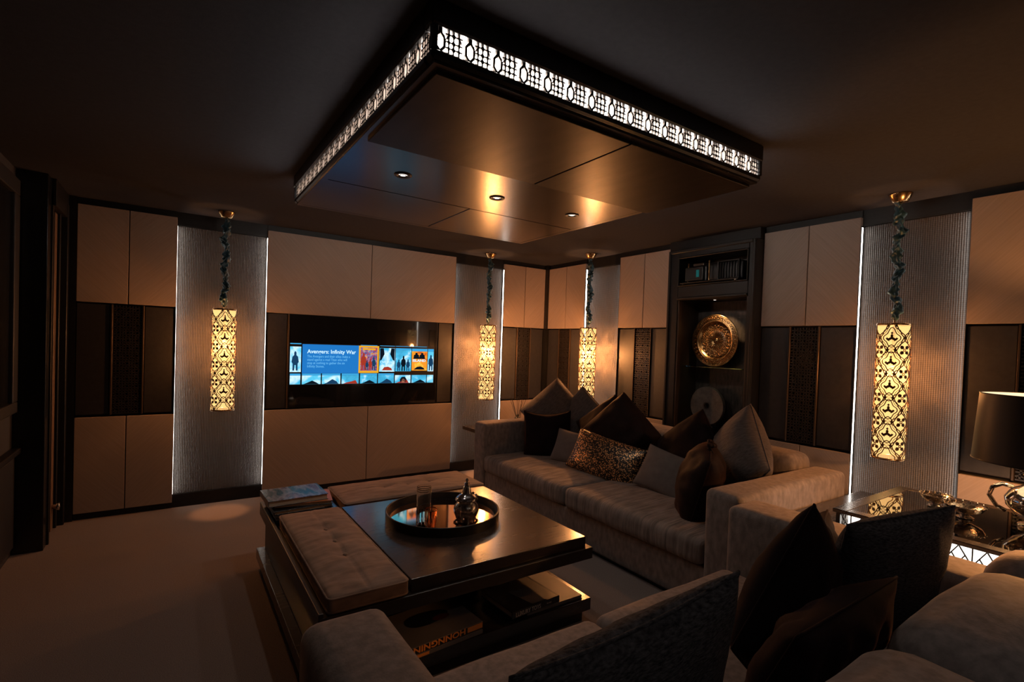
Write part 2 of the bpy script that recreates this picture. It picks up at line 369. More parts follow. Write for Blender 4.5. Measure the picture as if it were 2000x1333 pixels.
def text(name, body, size, mt, parent, mtx, bold=0.0, ext=.0006, sx=1.0, align='LEFT', space=1.0, line=1.0):
    cu = bpy.data.curves.new(name, 'FONT'); cu.body = body; cu.size = size; cu.offset = bold; cu.extrude = ext; cu.align_x = align; cu.space_character = space; cu.space_line = line; cu.resolution_u = 3
    ob = bpy.data.objects.new(name, cu); COL.objects.link(ob); bpy.context.view_layer.update()
    me = bpy.data.meshes.new_from_object(ob.evaluated_get(bpy.context.evaluated_depsgraph_get())); bpy.data.objects.remove(ob); bpy.data.curves.remove(cu)
    me.transform(mtx @ Matrix.Diagonal((sx,1,1,1))); return link(name, me, mt, parent)
def copy_tree(o, parent=None):
    c = o.copy(); COL.objects.link(c); c.parent = parent
    for ch in list(o.children): copy_tree(ch, c)
    return c
def pointlight(name, loc, power, col, rad, parent=None, kind='POINT', spot=None, blend=.5, rot=None):
    ld = bpy.data.lights.new(name, kind); ld.energy = power; ld.color = col; ld.shadow_soft_size = rad
    if kind == 'SPOT': ld.spot_size = spot; ld.spot_blend = blend
    o = bpy.data.objects.new(name, ld); COL.objects.link(o); o.location = loc
    if rot: o.rotation_euler = rot
    if parent is not None: o.parent = parent
    return o

# ------------------------------------------------------------------ room shell
XW, YW, CEI = 3.869, 5.082, 2.48
XL, YF = -0.84, -1.3
tag(box('floor', XL-.4, 4.25, YF-.1, 5.35, -.1, 0, 'carpet'), 'brown cut-pile carpet covering the whole floor', None, None, 'structure')
tag(box('ceiling', XL-.4, 4.25, YF-.1, 5.35, CEI, CEI+.1, 'ceil'), 'dark matt ceiling', None, None, 'structure')
tag(box('wall_front', XL-.4, 4.25, YF-.15, YF, 0, CEI, 'wallblk'), 'dark plain wall behind the seating', None, None, 'structure')
WB = tag(box('wall_back', XL-.4, 4.25, YW+.10, YW+.25, 0, CEI, 'wallblk'), 'panelled screen wall with taupe boards', None, None, 'structure')
WRt = MB().box(4.10,4.25,YF,YW+.1,0,CEI).build('wall_right','wallblk'); tag(WRt, 'panelled side wall behind the long sofa', None, None, 'structure')
WB.location = (0,0,0)
me = MB().box(XL-.4,4.25,YW+.10,YW+.25,0,CEI).mesh('wall_back'); me.materials.append(M['wallblk']); WB.data = me
Z1, Z2, Z3, Z4 = .053, .795, .803, 1.689; ZT = 2.428
def seg(wall, a0, a1, z0, z1, d0, d1, name, mt, bev=.002):
    """a board on a wall: a = position along the wall, d = depth behind the wall face (negative = proud)"""
    a0, a1 = min(a0,a1), max(a0,a1)
    if wall is WB: return box(name, a0,a1, YW+d0, YW+d1, z0, z1, mt, wall, bev, 1)
    return box(name, XW+d0, XW+d1, a0,a1, z0, z1, mt, wall, bev, 1)
G = .003
def fretpanel(wall, a0, a1, z0, z1, cell=.064):
    """star lattice sheet between two posts, with a black backing board"""
    mb = MB(); d0, d1 = .012, .022
    wd = abs(a1-a0); nx = max(3, round(wd/cell)); cx_ = wd/nx; nz_ = round((z1-z0)/cx_); cz = (z1-z0)/nz_; t = .0042; lo = min(a0,a1)
    def bar(p, q, t=t):
        dx, dz = q[0]-p[0], q[1]-p[1]; L = math.hypot(dx,dz); ox, oz = -dz/L*t, dx/L*t
        c = [(p[0]+ox,p[1]+oz),(p[0]-ox,p[1]-oz),(q[0]-ox,q[1]-oz),(q[0]+ox,q[1]+oz)]
        if wall is WB: vs = [(lo+x, YW+d, z0+z) for d in (d0,d1) for x, z in c]
        else: vs = [(XW+d, lo+x, z0+z) for d in (d0,d1) for x, z in c]
        mb.add(vs, [(0,1,2,3),(4,7,6,5),(0,4,5,1),(1,5,6,2),(2,6,7,3),(3,7,4,0)])
    for i in range(nx):
        for j in range(nz_):
            x, z = i*cx_, j*cz; c = (x+cx_/2, z+cz/2); k = .30
            P = [(x+cx_*k,z),(x+cx_*(1-k),z),(x+cx_,z+cz*k),(x+cx_,z+cz*(1-k)),(x+cx_*(1-k),z+cz),(x+cx_*k,z+cz),(x,z+cz*(1-k)),(x,z+cz*k)]
            I = [(c[0]+(p[0]-c[0])*.42, c[1]+(p[1]-c[1])*.42) for p in P]
            for q in range(8):
                bar(I[q], I[(q+1) % 8]); bar(P[q], I[(q+ (1 if q % 2 else 0)) % 8])
            bar((x,z),(x+cx_,z)); bar((x,z),(x,z+cz))
    o = mb.build('fretwork', 'wfret', wall)
    seg(wall, a0, a1, z0, z1, .04, .055, 'fret_backing', 'bglass', 0)
    return o
def section(wall, a0, a1, f0, f1, flip=0, mid=True):
    """one panelled bay: two upper boards, dark middle band with a fretwork strip, two lower boards"""
    lo, hi = min(a0,a1), max(a0,a1); c = (lo+hi)/2; ma, mb_ = (('pxa','pxb') if wall is WB else ('pya','pyb'))
    for z0, z1 in ((Z4, ZT), (Z1, Z2)):
        seg(wall, lo, c-G, z0, z1, 0, .035, 'upper_board' if z0 > 1 else 'lower_board', ma)
        seg(wall, c+G, hi, z0, z1, 0, .035, 'upper_board' if z0 > 1 else 'lower_board', mb_)
    seg(wall, lo, hi, 0, CEI, .06, .10, 'bay_backing', 'trim', 0)
    seg(wall, lo, hi, 0, Z1, .025, .06, 'skirting', 'trim', 0)
    seg(wall, lo, hi, ZT, CEI, .02, .06, 'cornice', 'trim', 0)
    if not mid: return
    g0, g1 = min(f0,f1), max(f0,f1); p = .018
    seg(wall, lo, g0-p, Z3+.012, Z4-.012, .015, .05, 'dark_board', 'dark', .004)
    seg(wall, g1+p, hi, Z3+.012, Z4-.012, .015, .05, 'dark_board', 'dark', .004)
    seg(wall, g0-p+.003, g0-.003, Z3+.006, Z4-.006, .002, .05, 'post', 'post')
    seg(wall, g1+.003, g1+p-.003, Z3+.006, Z4-.006, .002, .05, 'post', 'post')
    fretpanel(wall, g0, g1, Z3+.015, Z4-.015)
section(WB, -.611, .014, -.389, -.208)
section(WB, 3.235, 3.840, 3.457, 3.635)
section(WRt, 5.039, 4.367, 4.809, 4.620)
section(WRt, 3.822, 3.151, 3.582, 3.389)
section(WRt, 2.247, 1.563, 2.007, 1.815)
section(WRt, .978, .30, .735, .545)
section(WRt, .30, -.38, .06, -.13)
section(WRt, -.38, YF+.02, -.75, -.95)
# screen bay
for z0, z1, nm in ((Z4,ZT,'upper_board'),(Z1,Z2,'lower_board')):
    seg(WB, .693, 1.641-G, z0, z1, 0, .035, nm, 'pxa'); seg(WB, 1.641+G, 2.588, z0, z1, 0, .035, nm, 'pxb')
seg(WB, .693, 2.588, 0, CEI, .06, .10, 'bay_backing', 'trim', 0); seg(WB, .693, 2.588, 0, Z1, .025, .06, 'skirting', 'trim', 0); seg(WB, .693, 2.588, ZT, CEI, .02, .06, 'cornice', 'trim', 0)
seg(WB, .693, .872, Z3+.005, Z4-.005, .015, .05, 'dark_board', 'dark', .004); seg(WB, 2.405, 2.585, Z3+.005, Z4-.005, .015, .05, 'dark_board', 'dark', .004)
seg(WB, .875, .888, Z3+.002, Z4-.002, -.001, .05, 'post', 'post')
# lit recessed columns
def column(wall, a0, a1, ledboth=True):
    lo, hi = min(a0,a1), max(a0,a1)
    seg(wall, lo, hi, .113, 2.366, .05, .06, 'ribbed_panel', 'rib', 0)
    seg(wall, lo, hi, 2.37, CEI, .03, .10, 'column_header', 'trim', 0); seg(wall, lo, hi, 0, .11, .03, .10, 'column_plinth', 'trim', 0)
    seg(wall, lo, hi, .11, 2.37, .062, .10, 'column_backing', 'trim', 0)
    for a, sg in ((lo,1),(hi,-1)):
        seg(wall, a, a+sg*.003, .11, 2.37, .002, .055, 'led_channel', 'trim', 0)
        seg(wall, a+sg*.003, a+sg*.0038, .12, 2.36, .012, .030, 'led_strip', 'led', 0)
column(WB, .014, .693); column(WB, 2.588, 3.235); column(WRt, 3.822, 4.367); column(WRt, .978, 1.563)
tag(box('trim_1', 3.842, XW+.06, 5.041, YW+.06, 0, CEI, 'lacq'), 'black corner post where the two panelled walls meet', None, None, 'structure')
# left side: dark wall, chair rail, framed panel, pillar and door
WL = MB().box(XL-.3,XL,YF,5.2,0,CEI).build('wall_left','wallblk'); tag(WL, 'dark left wall with framed panel and rail', None, None, 'structure')
box('chair_rail', XL, XL+.045, YF, 4.49, .66, .70, 'trim', WL, .008)
box('wainscot_board', XL, XL+.02, YF, 4.46, .06, .64, 'dark', WL, .004)
for a in ((2.0,4.46,.93,1.0),(2.0,4.46,2.30,2.40),(4.34,4.46,1.0,2.30),(2.0,2.12,1.0,2.30)): box('panel_frame', XL, XL+.03, a[0], a[1], a[2], a[3], 'dark', WL, .006)
box('panel_field', XL, XL+.008, 2.12, 4.34, 1.0, 2.30, 'lacq', WL)
tag(box('trim_2', XL, -.685, 4.49, 4.60, 0, CEI, 'lacq', None, .004), 'black pillar beside the left door', None, None, 'structure')
D1 = empty('door_1', (-.70,4.82,0), 0, 'dark glazed door in the left corner', None, None, 'structure')
def dbox(nm, x0,x1,y0,y1,z0,z1,mt,bev=.003):
    o = box(nm,x0+.70,x1+.70,y0-4.82,y1-4.82,z0,z1,mt,D1,bev,1); return o
dbox('door_leaf', -.74,-.70,4.62,5.02,.02,2.30,'bglass'); dbox('door_jamb', -.75,-.655,5.02,5.075,0,2.40,'trim'); dbox('door_jamb', -.75,-.675,4.60,4.63,0,2.40,'trim'); dbox('door_header', -.75,-.66,4.60,5.075,2.30,CEI,'trim')
dbox('reflection_strip', -.70,-.692,4.79,4.86,.03,2.29,'reflstrip'); dbox('door_stile', -.70,-.68,4.90,4.93,.02,2.30,'trim')  # the brown strip stands in for a lamp reflection in the glass leaf
hd = MB().lathe([(0,0),(.016,0),(.016,.03),(.026,.034),(.026,.05),(0,.052)], 16, (.0,.0,.20), 'x').build('door_stop','chrome',D1,True)
tag(box('trim_3', -.66, -.614, YW-.002, YW+.09, 0, CEI, 'lacq'), 'black trim at the left end of the screen wall', None, None, 'structure')

# ------------------------------------------------------------------ hanging ceiling coffer with lit fretwork
CF = empty('ceiling_coffer', (1.475,2.41,2.296), 0, 'large suspended ceiling panel with glowing fretwork edge and three downlights', 'ceiling light')
cx0,cx1,cy0,cy1 = .609,2.342,1.393,3.435
def cbox(nm,x0,x1,y0,y1,z0,z1,mt,bev=0): return box(nm,x0-1.475,x1-1.475,y0-2.41,y1-2.41,z0-2.296,z1-2.296,mt,CF,bev,1)
def frame4(nm, o, wd, z0, z1, mt, bev=0):
    cbox(nm,cx0-o,cx1+o,cy0-o,cy0-o+wd,z0,z1,mt,bev); cbox(nm,cx0-o,cx1+o,cy1+o-wd,cy1+o,z0,z1,mt,bev)
    cbox(nm,cx0-o,cx0-o+wd,cy0-o+wd,cy1+o-wd,z0,z1,mt,bev); cbox(nm,cx1+o-wd,cx1+o,cy0-o+wd,cy1+o-wd,z0,z1,mt,bev)
frame4('lower_moulding', 0, .05, 2.306, 2.338, 'lacq', .008)
frame4('frame_board', -.012, .03, 2.298, 2.308, 'coff')
frame4('upper_moulding', .006, .06, 2.402, CEI, 'lacq', .006)
cbox('core_box', cx0+.06,cx1-.06,cy0+.06,cy1-.06,2.34,CEI,'lacq')
def glow(nm,x0,x1,y0,y1): cbox(nm,x0,x1,y0,y1,2.339,2.401,'cofglow')
gd = .022
glow('light_band',cx0+gd,cx1-gd,cy0+gd,cy0+gd+.01); glow('light_band',cx0+gd,cx1-gd,cy1-gd-.01,cy1-gd)
glow('light_band',cx0+gd,cx0+gd+.01,cy0+gd+.01,cy1-gd-.01); glow('light_band',cx1-gd-.01,cx1-gd,cy0+gd+.01,cy1-gd-.01)
def coffret(L, mapf):
    mb = MB(); H = .064; nrep = round(L/.1); W = L/nrep
    def bar(p,q,t=.0030,d=.009):
        t *= 1.35
        dx,dz = q[0]-p[0],q[1]-p[1]; Ln = math.hypot(dx,dz); ox,oz = -dz/Ln*t,dx/Ln*t
        c = [(p[0]+ox,p[1]+oz),(p[0]-ox,p[1]-oz),(q[0]-ox,q[1]-oz),(q[0]+ox,q[1]+oz)]
        mb.add([mapf(x,z,dd) for dd in (0,d) for x,z in c], [(0,1,2,3),(4,7,6,5),(0,4,5,1),(1,5,6,2),(2,6,7,3),(3,7,4,0)])
    def dia(x,z,r): 
        r *= 1.15
        mb.add([mapf(x+a,z+b_,dd) for dd in (0,.006) for a,b_ in ((r*.8,0),(0,r),(-r*.8,0),(0,-r))], [(0,1,2,3),(4,7,6,5),(0,4,5,1),(1,5,6,2),(2,6,7,3),(3,7,4,0)])
    for i in range(nrep):
        o = i*W
        # hourglass bars around a wide bright lozenge, then two rows of small crosses
        for sg, c in ((1,.0),(-1,.36)):
            x0 = o+c*W+ (0 if sg==1 else 0)
            a = x0; b_ = x0 - sg*.0
        for c, k in ((.06,-.05),(.30,.05)):
            bar((o+c*W+.10*W*(1 if k<0 else -1), 0),(o+c*W+k*W*.4, .2*H)); bar((o+c*W+k*W*.4,.2*H),(o+c*W+k*W*.4,.62*H)); bar((o+c*W+k*W*.4,.62*H),(o+c*W+.10*W*(1 if k<0 else -1),.84*H)); bar((o+c*W+.10*W*(1 if k<0 else -1),.84*H),(o+c*W+.10*W*(1 if k<0 else -1),H))
        for c in (.46,.62,.80):
            bar((o+c*W,0),(o+c*W,H),.0018)
            for z in (.22,.5,.84): dia(o+c*W, z*H, .0085 if c == .62 else .0065)
        for z in (.22,.5,.84): bar((o+.34*W,z*H),(o+.92*W,z*H),.0015)
        bar((o+.46*W,.84*H),(o+.38*W,.62*H),.0015); bar((o+.80*W,.84*H),(o+.88*W,.62*H),.0015)
    return mb
b0 = 2.338-2.296
coffret(cx1-cx0-.02, lambda x,z,d:(cx0+.01+x-1.475, cy0+.008+d-2.41, b0+z)).build('fretwork','fret',CF)
coffret(cx1-cx0-.02, lambda x,z,d:(cx0+.01+x-1.475, cy1-.008-d-2.41, b0+z)).build('fretwork','fret',CF)
coffret(cy1-cy0-.02, lambda x,z,d:(cx0+.008+d-1.475, cy0+.01+x-2.41, b0+z)).build('fretwork','fret',CF)
coffret(cy1-cy0-.02, lambda x,z,d:(cx1-.008-d-1.475, cy0+.01+x-2.41, b0+z)).build('fretwork','fret',CF)
for x, y in ((cx0,cy0),(cx1,cy0),(cx0,cy1),(cx1,cy1)): cbox('corner_post', x-.002 if x==cx0 else x-.016, x+.016 if x==cx0 else x+.002, y-.002 if y==cy0 else y-.016, y+.016 if y==cy0 else y+.002, 2.335, 2.405, 'lacq')
g = .004; fx0,fx1,fy0,fy1 = cx0+.035,cx1-.02,cy0+.045,cy1-.02
cbox('soffit_board',fx0,1.487-g,fy0,2.095,2.285,2.34,'coffm',.002); cbox('soffit_board',1.487+g,fx1,fy0,2.095,2.285,2.34,'coffm',.002)
cbox('centre_board',fx0,fx1,2.0955,2.768-g,2.299,2.34,'coff',.0015)
cbox('soffit_board',fx0,1.491-g,2.768+g,fy1,2.299,2.34,'coff',.002); cbox('soffit_board',1.491+g,fx1,2.768+g,fy1,2.299,2.34,'coff',.002)
for x, y in ((.931,2.44),(1.495,2.46),(2.05,2.462)):
    d = MB().lathe([(.022,.003),(.026,-.002),(.040,-.004),(.044,-.001),(.044,.004)],28,(x-1.475,y-2.41,.001)).build('downlight','blackm',CF,True)
    MB().lathe([(0,0),(.013,-.001),(.022,.002)],20,(x-1.475,y-2.41,.0015)).build('downlight_lens','dlens',d,True)
    MB().lathe([(.013,-.0015),(.016,-.003),(.019,-.0015)],20,(x-1.475,y-2.41,.0015)).build('downlight_baffle','blackm',d,True)
    pointlight('downlight_spot',(x-1.475,y-2.41,-.02),7.5,(1,.88,.78),.02,CF,'SPOT',math.radians(150),1.0)

# two unseen downlights added behind the seating to light the foreground cushions
for k,(x,y,lb) in enumerate(((.5,-.45,'added unseen ceiling downlight behind the left end of the foreground sofa'),(2.1,-.45,'added unseen ceiling downlight behind the right end of the foreground sofa'))):
    d = empty('added_downlight',(x,y,CEI),0,lb,'downlight','added unseen downlights at the back of the room')
    MB().lathe([(.030,.0),(.034,-.004),(.046,-.005),(.050,0)],28).build('bezel','blackm',d,True)
    MB().lathe([(0,-.0015),(.030,-.001)],20).build('lens','dlens',d,True)
    pointlight('downlight_spot',(0,0,-.02),6.0,(1,.93,.88),.025,d,'SPOT',math.radians(140),1.0)
# ------------------------------------------------------------------ television with menu on screen
TV = empty('television', (1.635,YW,1.24), 0, 'wide black glass screen showing a blue film menu', 'television')
def tvb(nm,x0,x1,z0,z1,d0,d1,mt,par=TV,bev=0): return box(nm,x0-1.635,x1-1.635,d0,d1,z0-1.24,z1-1.24,mt,par,bev,1)
tvb('bezel',.889,2.395,.806,1.686,.012,.05,'lacq'); glp = tvb('glass_panel',.893,2.381,.81,1.682,.004,.012,'bglass')
DS = tvb('display',.897,2.360,1.024,1.418,.0028,.0042,'blackp')
def tile(nm,x0,x1,z0,z1,mt,lay=.0024): return tvb(nm,x0,x1,z0,z1,lay,.0028,mt,DS)
tile('info_box',1.006,1.536,1.133,1.410,'s_blue')
tile('gold_frame',1.536,1.741,1.135,1.410,'s_gold'); tile('poster_picture',1.553,1.724,1.158,1.393,'p1',.0018)
tile('poster_picture',1.748,1.912,1.148,1.392,'p2'); tile('poster_picture',1.920,2.092,1.152,1.375,'p3'); tile('poster_picture',2.099,2.275,1.160,1.365,'p4'); tile('poster_picture',2.282,2.350,1.152,1.365,'p5'); tile('poster_picture',.899,.996,1.145,1.385,'p5')
tile('poster_band',1.920,2.092,1.376,1.394,'s_band'); tile('poster_band',2.099,2.275,1.366,1.394,'s_band'); tile('poster_band',2.282,2.350,1.366,1.394,'s_band')
for x0,x1 in ((.902,.994),(1.008,1.178),(1.189,1.362),(1.374,1.542),(1.555,1.728),(1.739,1.907),(1.918,2.090),(2.102,2.270),(2.279,2.352)):
    tile('poster_picture',x0,x1,1.029,1.112,random.choice(['p3','p5','p2','p5'])); 
    if x0 < 1.9: tile('poster_band',x0,x1,1.113,1.131,'s_band')
for x0,x1 in ((.899,.996),(1.553,1.724),(1.75,1.91),(1.92,2.09),(2.1,2.27)): tile('poster_band',x0,x1,1.408 if x0 < 1.5 else 1.412,1.417,'s_band')
def shape(pts, mt, lay=.0014):
    MB().add([(x-1.635,lay,z-1.24) for x,z in pts],[tuple(range(len(pts)))]).build('picture_shape',mt,DS)
def figure(x,z0,h,mt):
    pts=[(-.16,0),(-.05,.0),(-.04,.28),(.04,.28),(.05,0),(.16,0),(.15,.35),(.22,.45),(.17,.72),(.07,.80),(.07,.93),(.03,1.0),(-.03,1.0),(-.07,.93),(-.07,.80),(-.17,.72),(-.22,.45),(-.15,.35)]
    shape([(x+a*h*.8,z0+b_*h) for a,b_ in pts],mt)
for x,h in ((1.955,.12),(2.006,.16),(2.057,.125)): figure(x,1.156,h,'s_dark' if h > .15 else 's_navy')
for x in (2.150,2.215): shape([(x-.035,1.285),(x-.028,1.325),(x-.012,1.335),(x-.012,1.350),(x+.012,1.350),(x+.012,1.335),(x+.028,1.325),(x+.035,1.285)],'s_dark')
shape([(2.12,1.17),(2.25,1.17),(2.235,1.19),(2.20,1.205),(2.16,1.20)],'s_dark')
shape([(1.752,1.39),(1.79,1.39),(1.80,1.33),(1.77,1.27),(1.752,1.26)],'s_dark'); shape([(1.908,1.39),(1.87,1.39),(1.86,1.33),(1.89,1.27),(1.908,1.26)],'s_dark'); shape([(1.775,1.162),(1.885,1.162),(1.875,1.185),(1.84,1.20),(1.80,1.195)],'s_red')
figure(.945,1.16,.18,'s_navy'); figure(2.318,1.16,.17,'s_navy')
for x0 in (1.585,1.62,1.655,1.69): figure(x0,1.165,.10+.03*((x0*100)%3),'s_red' if int(x0*1000)%2 else 's_navy')
shape([(1.575,1.368),(1.705,1.368),(1.705,1.386),(1.575,1.386)],'s_gold')
for k,x in enumerate((1.09,1.275,1.46,1.64,1.82,2.00,2.19)): shape([(x-.07,1.0295),(x+.07,1.0295),(x+.05,1.045+.01*(k%3)),(x+.01,1.052+.012*((k+1)%3)),(x-.04,1.042)],('s_dark','s_navy','s_red')[k%3])
shape([(1.975,1.035),(2.04,1.035),(2.045,1.07),(2.025,1.095),(1.99,1.092),(1.972,1.065)],'s_dark'); shape([(1.99,1.035),(2.025,1.035),(2.028,1.06),(2.015,1.075),(1.998,1.073)],'s_skin')
def scr(x,z): return Matrix.Translation((x-1.635,.0021,z-1.24)) @ Matrix.Rotation(PI/2,4,'X')
text('title_text','Avengers: Infinity War',.052,'s_txt',DS,scr(1.050,1.325),.0009,.0003,.96)
text('summary_text','The Avengers and their allies make a\nstand against a mad Titan who will\nstop at nothing to gather the six\nInfinity Stones.',.0335,'s_sub',DS,scr(1.050,1.285),.0002,.0003,.80,'LEFT',1.0,.95)
text('poster_text','ISLAND',.036,'s_txt',DS,Matrix.Translation((0,-.0008,0))@scr(2.106,1.255),.001,.0003,1.25)
text('poster_text','CIVIL WAR',.034,'s_txt',DS,Matrix.Translation((0,-.0008,0))@scr(1.757,1.235),.001,.0003,.85)

# ------------------------------------------------------------------ pendant lamps
LR, LZ0, LZ1 = .088, .848, 1.684
def lampfret():
    mb = MB(); H = (LZ1-LZ0-.036)/5.5; W = 2*PI/4; z0 = .018
    def mp(u,v_,d): return ((LR+d)*math.cos(u),(LR+d)*math.sin(u),v_)
    def ribbon(pts,t,closed=True):
        k = len(pts)
        for i in range(k if closed else k-1):
            p,q = pts[i],pts[(i+1)%k]; dx,dz = (q[0]-p[0])*LR,q[1]-p[1]; L = math.hypot(dx,dz) or 1e-6; ox,oz = -dz/L*t/LR,dx/L*t
            ex,ez = dx/L*t*.5/LR, dz/L*t*.5
            c = [(p[0]+ox-ex,p[1]+oz-ez),(p[0]-ox-ex,p[1]-oz-ez),(q[0]-ox+ex,q[1]-oz+ez),(q[0]+ox+ex,q[1]+oz+ez)]
            mb.add([mp(a,min(max(b_,.0),LZ1-LZ0),d) for d in (-.001,.0016) for a,b_ in c],[(0,3,2,1),(4,5,6,7),(0,1,5,4),(1,2,6,5),(2,3,7,6),(3,0,4,7)])
    def fill(pts):
        k = len(pts); c = (sum(p[0] for p in pts)/k,sum(p[1] for p in pts)/k)
        vs = [mp(c[0],c[1],.0016)]+[mp(p[0],p[1],.0016) for p in pts]+[mp(p[0],p[1],-.001) for p in pts]
        fs = [(0,1+i,1+(i+1)%k) for i in range(k)]+[(1+i,1+k+i,1+k+(i+1)%k,1+(i+1)%k) for i in range(k)]
        mb.add(vs,fs)
    def ogee(cu,cv,s,lob=.16):
        out = []
        for i in range(36):
            a = 2*PI*i/36; r = 1+lob*math.cos(4*a)-.10*math.cos(2*a); up = math.sin(a)
            x = math.cos(a)*r*.5*(1-.25*max(0,up)**2)*W*s*1.02; y = up*(r+.16*max(0,up)**6)*.5*H*s*1.02
            out.append((cu+x,cv+y))
        return out
    def inz(cv): return .02 < cv < LZ1-LZ0-.02
    for c in range(4):
        for r in range(7):
            for off in (0,1):
                cu = (c+.5*off)*W; cv = z0+(r-.0+(.5 if off else 0))*H
                if cv < -.3*H or cv > LZ1-LZ0+.3*H: continue
                cl = lambda P:[(a,min(max(b_,.004),LZ1-LZ0-.004)) for a,b_ in P]
                if off == 0:
                    ribbon(cl(ogee(cu,cv,.98)),.0027); ribbon(cl(ogee(cu,cv,.80)),.0012); ribbon(cl(ogee(cu,cv,.60)),.0024)
                    if inz(cv):
                        fill([(cu+.10*W*math.sin(a)*(1+.5*math.cos(3*a)),cv+.11*H*math.cos(a)*(1+.5*math.cos(3*a))) for a in [2*PI*i/18 for i in range(18)]])
                        for sg in (-1,1): fill(cl([(cu+sg*W*x,cv+H*y) for x,y in ((.10,-.05),(.17,.02),(.23,-.02),(.17,-.10),(.08,-.15))]))
                        fill(cl([(cu+W*x,cv+H*y) for x,y in ((0,.26),(.05,.20),(0,.15),(-.05,.20))]))
                else:
                    ribbon(cl(ogee(cu,cv,.70,.20)),.0026)
                    if inz(cv):
                        for k in range(4):
                            a = PI/4+k*PI/2; dx,dy = math.cos(a),math.sin(a)
                            fill(cl([(cu+W*.24*(dx*p-dy*q)*.8,cv+H*.24*(dy*p+dx*q)*.8) for p,q in ((.30,0),(.70,.42),(1.15,.25),(1.25,0),(1.15,-.25),(.70,-.42))]))
                        ribbon([(cu+W*.055*x,cv+H*.055*y) for x,y in ((1,0),(0,1),(-1,0),(0,-1))],.0016)
                    for sg in (-1,1):
                        fill(cl([(cu+sg*W*x,cv+H*y) for x,y in ((.30,.0),(.36,.05),(.42,0),(.36,-.05))]))
    return mb.mesh('filigree')
def pendant(loc, label):
    t = empty('pendant_lamp', (loc[0],loc[1],LZ0), 0, label, 'pendant lamp', 'four pierced metal pendant lamps')
    return t
PL = pendant((.345,4.82), 'pierced cylinder pendant lamp left of the television')
hh = LZ1-LZ0
me = MB().lathe([(LR-.004,.004),(LR-.004,hh-.004)],40).mesh('diffuser'); me.polygons.foreach_set('use_smooth',[True]*len(me.polygons)); link('diffuser',me,'parch',PL)
link('filigree',lampfret(),'fretlamp',PL)
for z in (0,hh-.012): MB().lathe([(LR-.005,z),(LR+.0025,z),(LR+.0025,z+.012),(LR-.005,z+.012)],40,close=True).build('rim','brass',PL,True)
MB().box(-.084,.084,-.004,.004,hh-.012,hh-.006).box(-.004,.004,-.084,.084,hh-.012,hh-.006).build('spider','fretlamp',PL)
ZC = CEI-LZ0
MB().lathe([(0,ZC),(.062,ZC),(.060,ZC-.006),(.040,ZC-.048),(.020,ZC-.056),(0,ZC-.056)],28).build('canopy','brass',PL,True)
# gathered silk sleeve over the chain
vs=[];fs=[];NS,NR=96,18; zt,zb=ZC-.05,hh+.02
for i in range(NS+1):
    f_=i/NS; z=zt+(zb-zt)*f_; r=.020+.006*math.sin(f_*62+2*math.sin(f_*23))+.004*math.sin(f_*131); r*= .55+.45*min(1,min(f_,1-f_)*12)
    ox=.010*math.sin(f_*19)+.006*math.sin(f_*41+1); oy=.010*math.sin(f_*17+2)
    for j in range(NR):
        a=2*PI*j/NR; rr=r*(1+.28*math.sin(3*a+f_*40)+.15*math.sin(5*a-f_*71)); vs.append((ox+rr*math.cos(a),oy+rr*math.sin(a),z+.012*math.sin(a*2+f_*25)))
for i in range(NS):
    for j in range(NR): fs.append((i*NR+j,i*NR+(j+1)%NR,(i+1)*NR+(j+1)%NR,(i+1)*NR+j))
MB().add(vs,fs).build('cord_sleeve','cord',PL,True)
MB().tube([(0,0,hh-.01),(0,0,hh+.035)],.005).build('hook','brass',PL)
MB().tube([(0,0,hh-.01),(0,0,hh-.20)],.009).lathe([(.011,hh-.20),(.016,hh-.21),(.016,hh-.26),(.011,hh-.265),(0,hh-.265)],14).build('bulb_holder','brass',PL,True)
BULBP = 44.0
pointlight('bulb',(0,0,hh-.30),BULBP,(1,.40,.13),.028,PL)
lampspots = [((2.90,4.87),'pierced cylinder pendant lamp hanging left of the wall corner'),((3.69,4.085),'pierced cylinder pendant lamp hanging right of the wall corner'),((3.67,1.27),'pierced cylinder pendant lamp above the glass-topped corner table')]
for k,(p,lb) in enumerate(lampspots):
    c = copy_tree(PL); c.location = (p[0],p[1],LZ0); c['label'] = lb; c.rotation_euler.z = .4+.7*k
    for ch in c.children:
        if ch.type == 'LIGHT': ch.data = ch.data.copy(); ch.data.energy = (100.0,100.0,36.0)[k]

# ------------------------------------------------------------------ projector cabinet with niches on the right wall
PC = empty('display_cabinet', (XW-.1,2.675,0), 0, 'tall dark cabinet with a projector bay above an open display niche', 'cabinet')
def pcb(nm,x0,x1,y0,y1,z0,z1,mt,par=PC,bev=.004): return box(nm,x0-(XW-.1),x1-(XW-.1),y0-2.675,y1-2.675,z0,z1,mt,par,bev,1)
X1 = XW-.10
pcb('side_panel',X1,4.09,2.250,2.31,0,2.38,'trim'); pcb('side_panel',X1,4.09,2.99,3.10,0,2.38,'trim')
pcb('top_panel',X1,4.09,2.31,2.99,2.31,2.38,'trim'); pcb('cross_rail',X1,4.09,2.31,2.99,1.925,2.05,'trim'); pcb('bottom_panel',X1,4.09,2.31,2.99,0,.62,'trim')
pcb('header',X1+.06,4.05,2.255,3.145,2.385,CEI,'trim')
pcb('back_board',4.06,4.09,2.31,2.99,.62,2.31,'hair',PC,0)
for z0,z1 in ((2.05,2.062),(2.298,2.31)): pcb('inner_moulding',X1-.012,X1+.012,2.31,2.99,z0,z1,'trim')
for y0 in (2.31,2.978): pcb('inner_moulding',X1-.012,X1+.012,y0,y0+.012,2.05,2.31,'trim')
pcb('frame_moulding',X1-.014,X1+.004,2.252,2.275,.0,2.378,'trim'); pcb('frame_moulding',X1-.014,X1+.004,3.075,3.098,.0,2.378,'trim')
